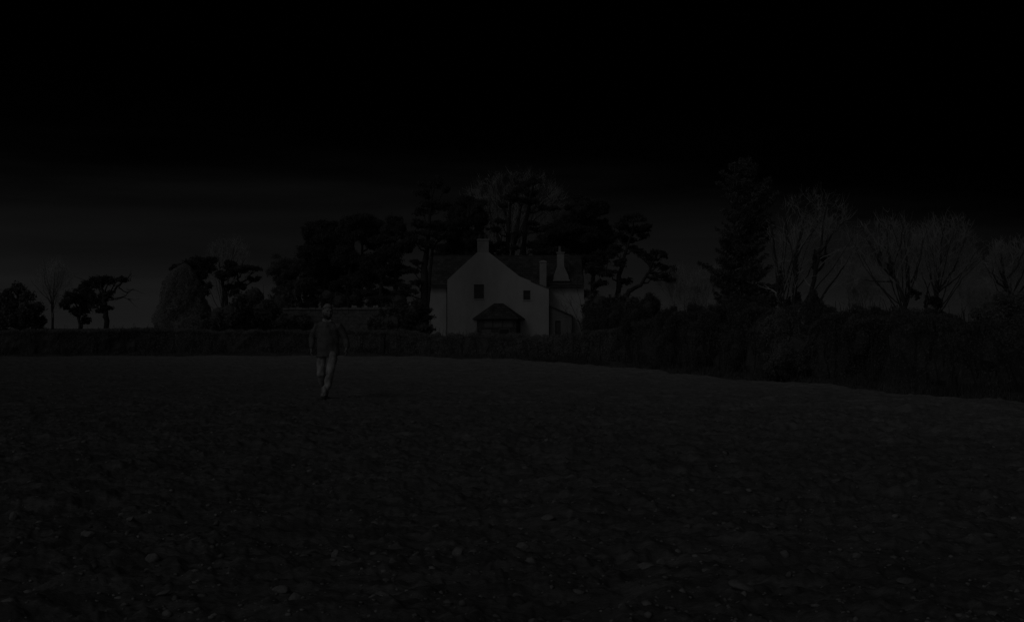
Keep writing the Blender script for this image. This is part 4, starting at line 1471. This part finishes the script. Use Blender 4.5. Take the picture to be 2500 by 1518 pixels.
# ------------------------------------------------------------------ the walking man
def loft(segs, n=20):
    """segs: list of (centre, rx, ry, twist) rings from one end to the other; returns (V, faces)"""
    V, Fc = [], []
    C = np.array([s[0] for s in segs], float)
    T = np.gradient(C, axis=0)
    for (c, rx, ry), t in zip([(s[0], s[1], s[2]) for s in segs], T):
        t = t / (np.linalg.norm(t) + 1e-9)
        a = np.array((1.0, 0, 0)) - t * t[0]
        if np.linalg.norm(a) < .3:
            a = np.array((0, 1.0, 0)) - t * t[1]
        a /= np.linalg.norm(a)
        b = np.cross(t, a)
        for i in range(n):
            w = 2 * math.pi * i / n
            V.append(np.array(c) + a * rx * math.cos(w) + b * ry * math.sin(w))
    m = len(segs)
    for j in range(m - 1):
        for i in range(n):
            i2 = (i + 1) % n
            Fc.append((j * n + i, j * n + i2, (j + 1) * n + i2, (j + 1) * n + i))
    V.append(C[0]); V.append(C[-1])
    a, b = len(V) - 2, len(V) - 1
    for i in range(n):
        i2 = (i + 1) % n
        Fc.append((a, i2, i))
        Fc.append((b, (m - 1) * n + i, (m - 1) * n + i2))
    return np.array(V), Fc


def ball(c, r, n=16, rot=None, shape=None):
    V, Fc = [], []
    for j in range(n + 1):
        ph = math.pi * j / n
        for i in range(n * 2):
            th = math.pi * i / n
            V.append((math.sin(ph) * math.cos(th), math.sin(ph) * math.sin(th), math.cos(ph)))
    V = np.array(V)
    if shape is not None:
        V = shape(V)
    V = V * np.asarray(r)
    if rot is not None:
        V = V @ np.array(rot).T
    for j in range(n):
        for i in range(n * 2):
            i2 = (i + 1) % (n * 2)
            Fc.append((j * n * 2 + i, (j + 1) * n * 2 + i, (j + 1) * n * 2 + i2, j * n * 2 + i2))
    return V + np.asarray(c), Fc


def fused(name, parts, voxel, m, parent, smooth=6):
    V, Fc, b = [], [], 0
    for v, f in parts:
        V += [tuple(p) for p in v]
        Fc += [tuple(i + b for i in q) for q in f]
        b += len(v)
    me = bpy.data.meshes.new(name)
    me.from_pydata(V, [], Fc)
    bm = bmesh.new()
    bm.from_mesh(me)
    bmesh.ops.remove_doubles(bm, verts=bm.verts, dist=1e-5)
    bmesh.ops.recalc_face_normals(bm, faces=bm.faces)
    bm.to_mesh(me)
    bm.free()
    o = link(name, me, m, parent)
    r = o.modifiers.new('remesh', 'REMESH')
    r.mode = 'VOXEL'
    r.voxel_size = voxel
    r.use_smooth_shade = True
    if smooth:
        s = o.modifiers.new('smooth', 'SMOOTH')
        s.iterations = smooth
        s.factor = .5
    dg = bpy.context.evaluated_depsgraph_get()
    me2 = bpy.data.meshes.new_from_object(o.evaluated_get(dg))
    o.modifiers.clear()
    o.data = me2
    me2.name = name
    me2.polygons.foreach_set('use_smooth', np.ones(len(me2.polygons), bool))
    if not me2.materials:
        me2.materials.append(m)
    return o


def folds(o, amp, fx, fz, seed):
    """shallow cloth folds pushed along the normals"""
    me = o.data
    n = len(me.vertices)
    V = np.empty(n * 3, np.float32)
    me.vertices.foreach_get('co', V)
    V = V.reshape(-1, 3)
    Nn = np.empty(n * 3, np.float32)
    me.vertices.foreach_get('normal', Nn)
    Nn = Nn.reshape(-1, 3)
    w = vnoise((V[:, 0] + V[:, 1] * .7 + V[:, 2] * .35) * fx + 50, V[:, 2] * fz + 50, seed) - .5
    w += .5 * (vnoise((V[:, 0] - V[:, 1]) * fx * 2 + 50, V[:, 2] * fz * 2.3 + 50, seed + 1) - .5)
    V = V + Nn * (w * amp)[:, None]
    me.vertices.foreach_set('co', V.ravel())
    me.update()


def build_man():
    Y0 = 20.6
    X0 = (800 - 1250) * Y0 / F
    gz = float(soil_z(np.array([X0]), np.array([Y0 - .3]))[0])
    root = empty('person', (X0, Y0, gz), 'man in a long dark jumper and pale trousers walking towards us across the field', 'person')
    A = np.array
    # joints; -y faces the camera, x runs to the right of the picture
    hipL, kneeL, ankL = A((-.105, .03, .86)), A((-.120, -.02, .46)), A((-.085, .36, .16))
    hipR, kneeR, ankR = A((.105, -.01, .86)), A((.070, -.19, .47)), A((-.005, -.34, .09))
    shL, elL, wrL = A((-.195, .0, 1.335)), A((-.285, .05, 1.10)), A((-.285, -.03, .925))
    shR, elR, wrR = A((.205, .0, 1.335)), A((.315, .06, 1.10)), A((.345, -.04, .925))
    neck, headc = A((.0, .01, 1.40)), A((.005, -.025, 1.585))
    yaw = R(26)
    Rz = Matrix.Rotation(yaw, 3, 'Z') @ Matrix.Rotation(R(8), 3, 'X')
    Rz = np.array(Rz)

    def hd(p):
        return headc + Rz @ A(p)

    def head_shape(V):
        V = V.copy()
        z, y = V[:, 2], V[:, 1]
        low = np.clip(-z, 0, 1)
        V[:, 0] *= 1 - .30 * low ** 1.3
        front = np.clip(-y, 0, 1)
        V[:, 1] *= 1 - .10 * low * front - .22 * low * np.clip(y, 0, 1)
        V[:, 1] -= .10 * low * front ** 2
        V[:, 1] *= np.where(y < 0, .94, 1.05)
        return V
    parts = [ball(headc, (.082, .102, .132), 18, Rz, head_shape)]
    parts.append(loft([(A((0, .02, 1.30)), .075, .07), (A((0, .015, 1.40)), .062, .062), (A((.002, .0, 1.50)), .058, .06), (A((.004, -.01, 1.56)), .05, .05)]))
    parts.append(loft([(hd((0, -.088, .035)), .012, .010), (hd((0, -.104, .005)), .015, .013), (hd((0, -.118, -.022)), .019, .015), (hd((0, -.098, -.036)), .017, .008)], 10))
    parts.append(loft([(hd((-.05, -.078, .042)), .010, .010), (hd((-.02, -.094, .045)), .012, .011), (hd((.02, -.094, .045)), .012, .011), (hd((.05, -.078, .042)), .010, .010)], 8))
    parts.append(loft([(hd((-.026, -.094, -.062)), .006, .006), (hd((0, -.104, -.060)), .008, .008), (hd((.026, -.094, -.062)), .006, .006)], 8))
    for s in (-1, 1):
        parts.append(ball(hd((s * .084, .012, .0)), (.014, .024, .036), 8, Rz))
        parts.append(ball(hd((s * .045, -.070, -.015)), (.026, .022, .022), 8, Rz))
    # hidden trunk and limbs so the body is one continuous figure
    parts.append(loft([(A((0, .0, .84)), .13, .09), (A((0, .0, 1.0)), .135, .09), (A((0, .0, 1.25)), .16, .10), (A((0, .01, 1.36)), .13, .08), (A((0, .01, 1.42)), .06, .06)]))
    for sh, el_, wr in ((shL, elL, wrL), (shR, elR, wrR)):
        parts.append(loft([(sh * .6 + A((0, 0, .54)), .05, .05), (sh, .052, .052), (sh * .5 + el_ * .5, .045, .045), (el_, .038, .038), (el_ * .4 + wr * .6, .032, .03), (wr, .025, .022)], 12))
    for hp, kn, an in ((hipL, kneeL, ankL), (hipR, kneeR, ankR)):
        parts.append(loft([(hp + A((0, 0, .05)), .08, .08), (hp * .5 + kn * .5, .068, .07), (kn, .05, .055), (kn * .55 + an * .45, .05, .052), (an, .034, .038)], 14))
    # hands: palm, four fingers of unequal length, a thumb from the side of the palm
    for wr, s, spread in ((wrL, 1, .0), (wrR, -1, .06)):
        d = A((-.10 * s + .02, -.22, -1.0))
        d = d / np.linalg.norm(d)
        fw = A((0, -1.0, 0)) - d * (-d[1])
        fw /= np.linalg.norm(fw)
        inn = np.cross(d, fw) * 1.0
        if inn[0] * s < 0:
            inn = -inn
        c0, c1 = wr, wr + d * .095
        parts.append(loft([(c0, .022, .026), (c0 + d * .03, .017, .036), (c0 + d * .07, .016, .043), (c1, .013, .040)], 12))
        for k_, (ln, off) in enumerate(((.072, .030), (.080, .010), (.075, -.010), (.058, -.029))):
            p0 = c1 + fw * off - d * .012
            p1 = p0 + (d * .8 + inn * .30 + fw * off * spread * 8) * ln * .55
            p2 = p1 + (d * .45 + inn * .85) * ln * .45
            parts.append(loft([(p0, .0098, .0098), (p1, .0092, .0092), (p2, .0075, .0075)], 8))
        t0 = c0 + d * .028 + fw * .028
        t1 = t0 + (d * .55 + fw * .75 + inn * .25) * .045
        t2 = t1 + (d * .85 + fw * .15 + inn * .5) * .036
        parts.append(loft([(t0, .014, .014), (t1, .0115, .0115), (t2, .009, .009)], 8))
    body = fused('body', parts, .0065, M['skin'], root, 3)

    # jumper
    P = [loft([(A((.005, .0, .775)), .205, .135), (A((.003, .0, .80)), .212, .14), (A((0, .0, .90)), .208, .142), (A((0, .0, 1.02)), .200, .140), (A((0, .0, 1.15)), .205, .138),
               (A((0, .0, 1.26)), .210, .132), (A((0, .005, 1.335)), .200, .115), (A((0, .01, 1.385)), .150, .095), (A((0, .012, 1.42)), .075, .072)], 28)]
    for sh, el_, wr in ((shL, elL, wrL), (shR, elR, wrR)):
        P.append(loft([(sh * .55 + A((0, 0, .585)), .065, .07), (sh, .074, .080), (sh * .55 + el_ * .45 + A((0, .0, 0)), .074, .076), (el_, .066, .066), (el_ * .5 + wr * .5, .056, .056),
                       (wr + (el_ - wr) * .08, .045, .045), (wr, .040, .040)], 16))
    j = fused('jumper', P, .011, M['knit'], root, 5)
    folds(j, .030, 11, 4.5, 70)
    # trousers
    P = [loft([(A((0, .01, .98)), .16, .11), (A((0, .01, .88)), .175, .12), (A((0, .0, .79)), .165, .115)], 24)]
    for hp, kn, an in ((hipL, kneeL, ankL), (hipR, kneeR, ankR)):
        P.append(loft([(hp + A((0, 0, .04)), .085, .10), (hp * .6 + kn * .4, .086, .092), (kn, .070, .076), (kn * .5 + an * .5, .066, .072), (an + A((0, 0, .02)), .056, .066), (an - (kn - an) * .03, .055, .066)], 16))
    t = fused('trousers', P, .010, M['trouser'], root, 4)
    folds(t, .040, 16, 4, 80)
    # boots: heel, arch, ball and toe
    for an, lift in ((ankL, R(38)), (ankR, R(-6))):
        fr = A((0, -math.cos(lift), -math.sin(lift)))
        dn = A((0, -math.sin(lift) * -1, -math.cos(lift)))
        dn = dn - fr * (dn @ fr)
        dn /= np.linalg.norm(dn)
        P = [loft([(an - dn * .05, .047, .052), (an, .045, .052), (an + dn * .055, .044, .056)], 14),
             loft([(an - fr * .065 + dn * .055, .030, .030), (an - fr * .03 + dn * .045, .042, .046), (an + fr * .05 + dn * .05, .043, .040), (an + fr * .13 + dn * .066, .048, .028), (an + fr * .185 + dn * .072, .030, .018)], 14)]
        fused('boot', P, .008, M['boot'], root, 3)
    # short grey hair over the top and sides, dark beard, shirt collar, eyes

    def cap(V):
        V = head_shape(V)
        return V
    v, f = ball(headc + Rz @ A((0, .006, .006)), (.0885, .106, .136), 18, Rz, cap)
    loc = (v - headc) @ Rz
    keep = (loc[:, 2] > .055 + np.clip(-loc[:, 1] - .02, 0, 1) * .55) | ((loc[:, 1] > .018) & (loc[:, 2] > -.055))
    f = [q for q in f if all(keep[i] for i in q)]
    me = bpy.data.meshes.new('hair')
    me.from_pydata([tuple(p) for p in v], [], f)
    ho = link('hair', me, M['hair'], root)
    so_ = ho.modifiers.new('thickness', 'SOLIDIFY')
    so_.thickness = .012
    so_.offset = 1
    v, f = ball(headc + Rz @ A((0, -.003, -.003)), (.085, .106, .135), 18, Rz, cap)
    loc = (v - headc) @ Rz
    keep = (loc[:, 2] < -.045) & (loc[:, 1] < .03) & ~((np.abs(loc[:, 0]) < .03) & (loc[:, 2] > -.075) & (loc[:, 2] < -.05))
    f = [q for q in f if all(keep[i] for i in q)]
    me = bpy.data.meshes.new('beard')
    me.from_pydata([tuple(p) for p in v], [], f)
    bo = link('beard', me, M['beard'], root)
    so_ = bo.modifiers.new('thickness', 'SOLIDIFY')
    so_.thickness = .010
    so_.offset = 1
    for s in (-1, 1):
        v, f = ball(hd((s * .033, -.083, .022)), (.011, .008, .008), 8, Rz)
        me = bpy.data.meshes.new('eye')
        me.from_pydata([tuple(p) for p in v], [], f)
        link('eye', me, M['eye'], root)
    cl = MB()
    for s in (-1, 1):
        cl.prism([(s * .012, -.062, 1.405), (s * .070, -.055, 1.415), (s * .088, -.0, 1.44), (s * .080, .0, 1.465), (s * .055, -.045, 1.462)],
                 [(s * .012, -.074, 1.405), (s * .076, -.070, 1.412), (s * .098, -.0, 1.437), (s * .088, .0, 1.466), (s * .058, -.056, 1.464)])
    cl.build('collar', M['collar'], root)


build_man()
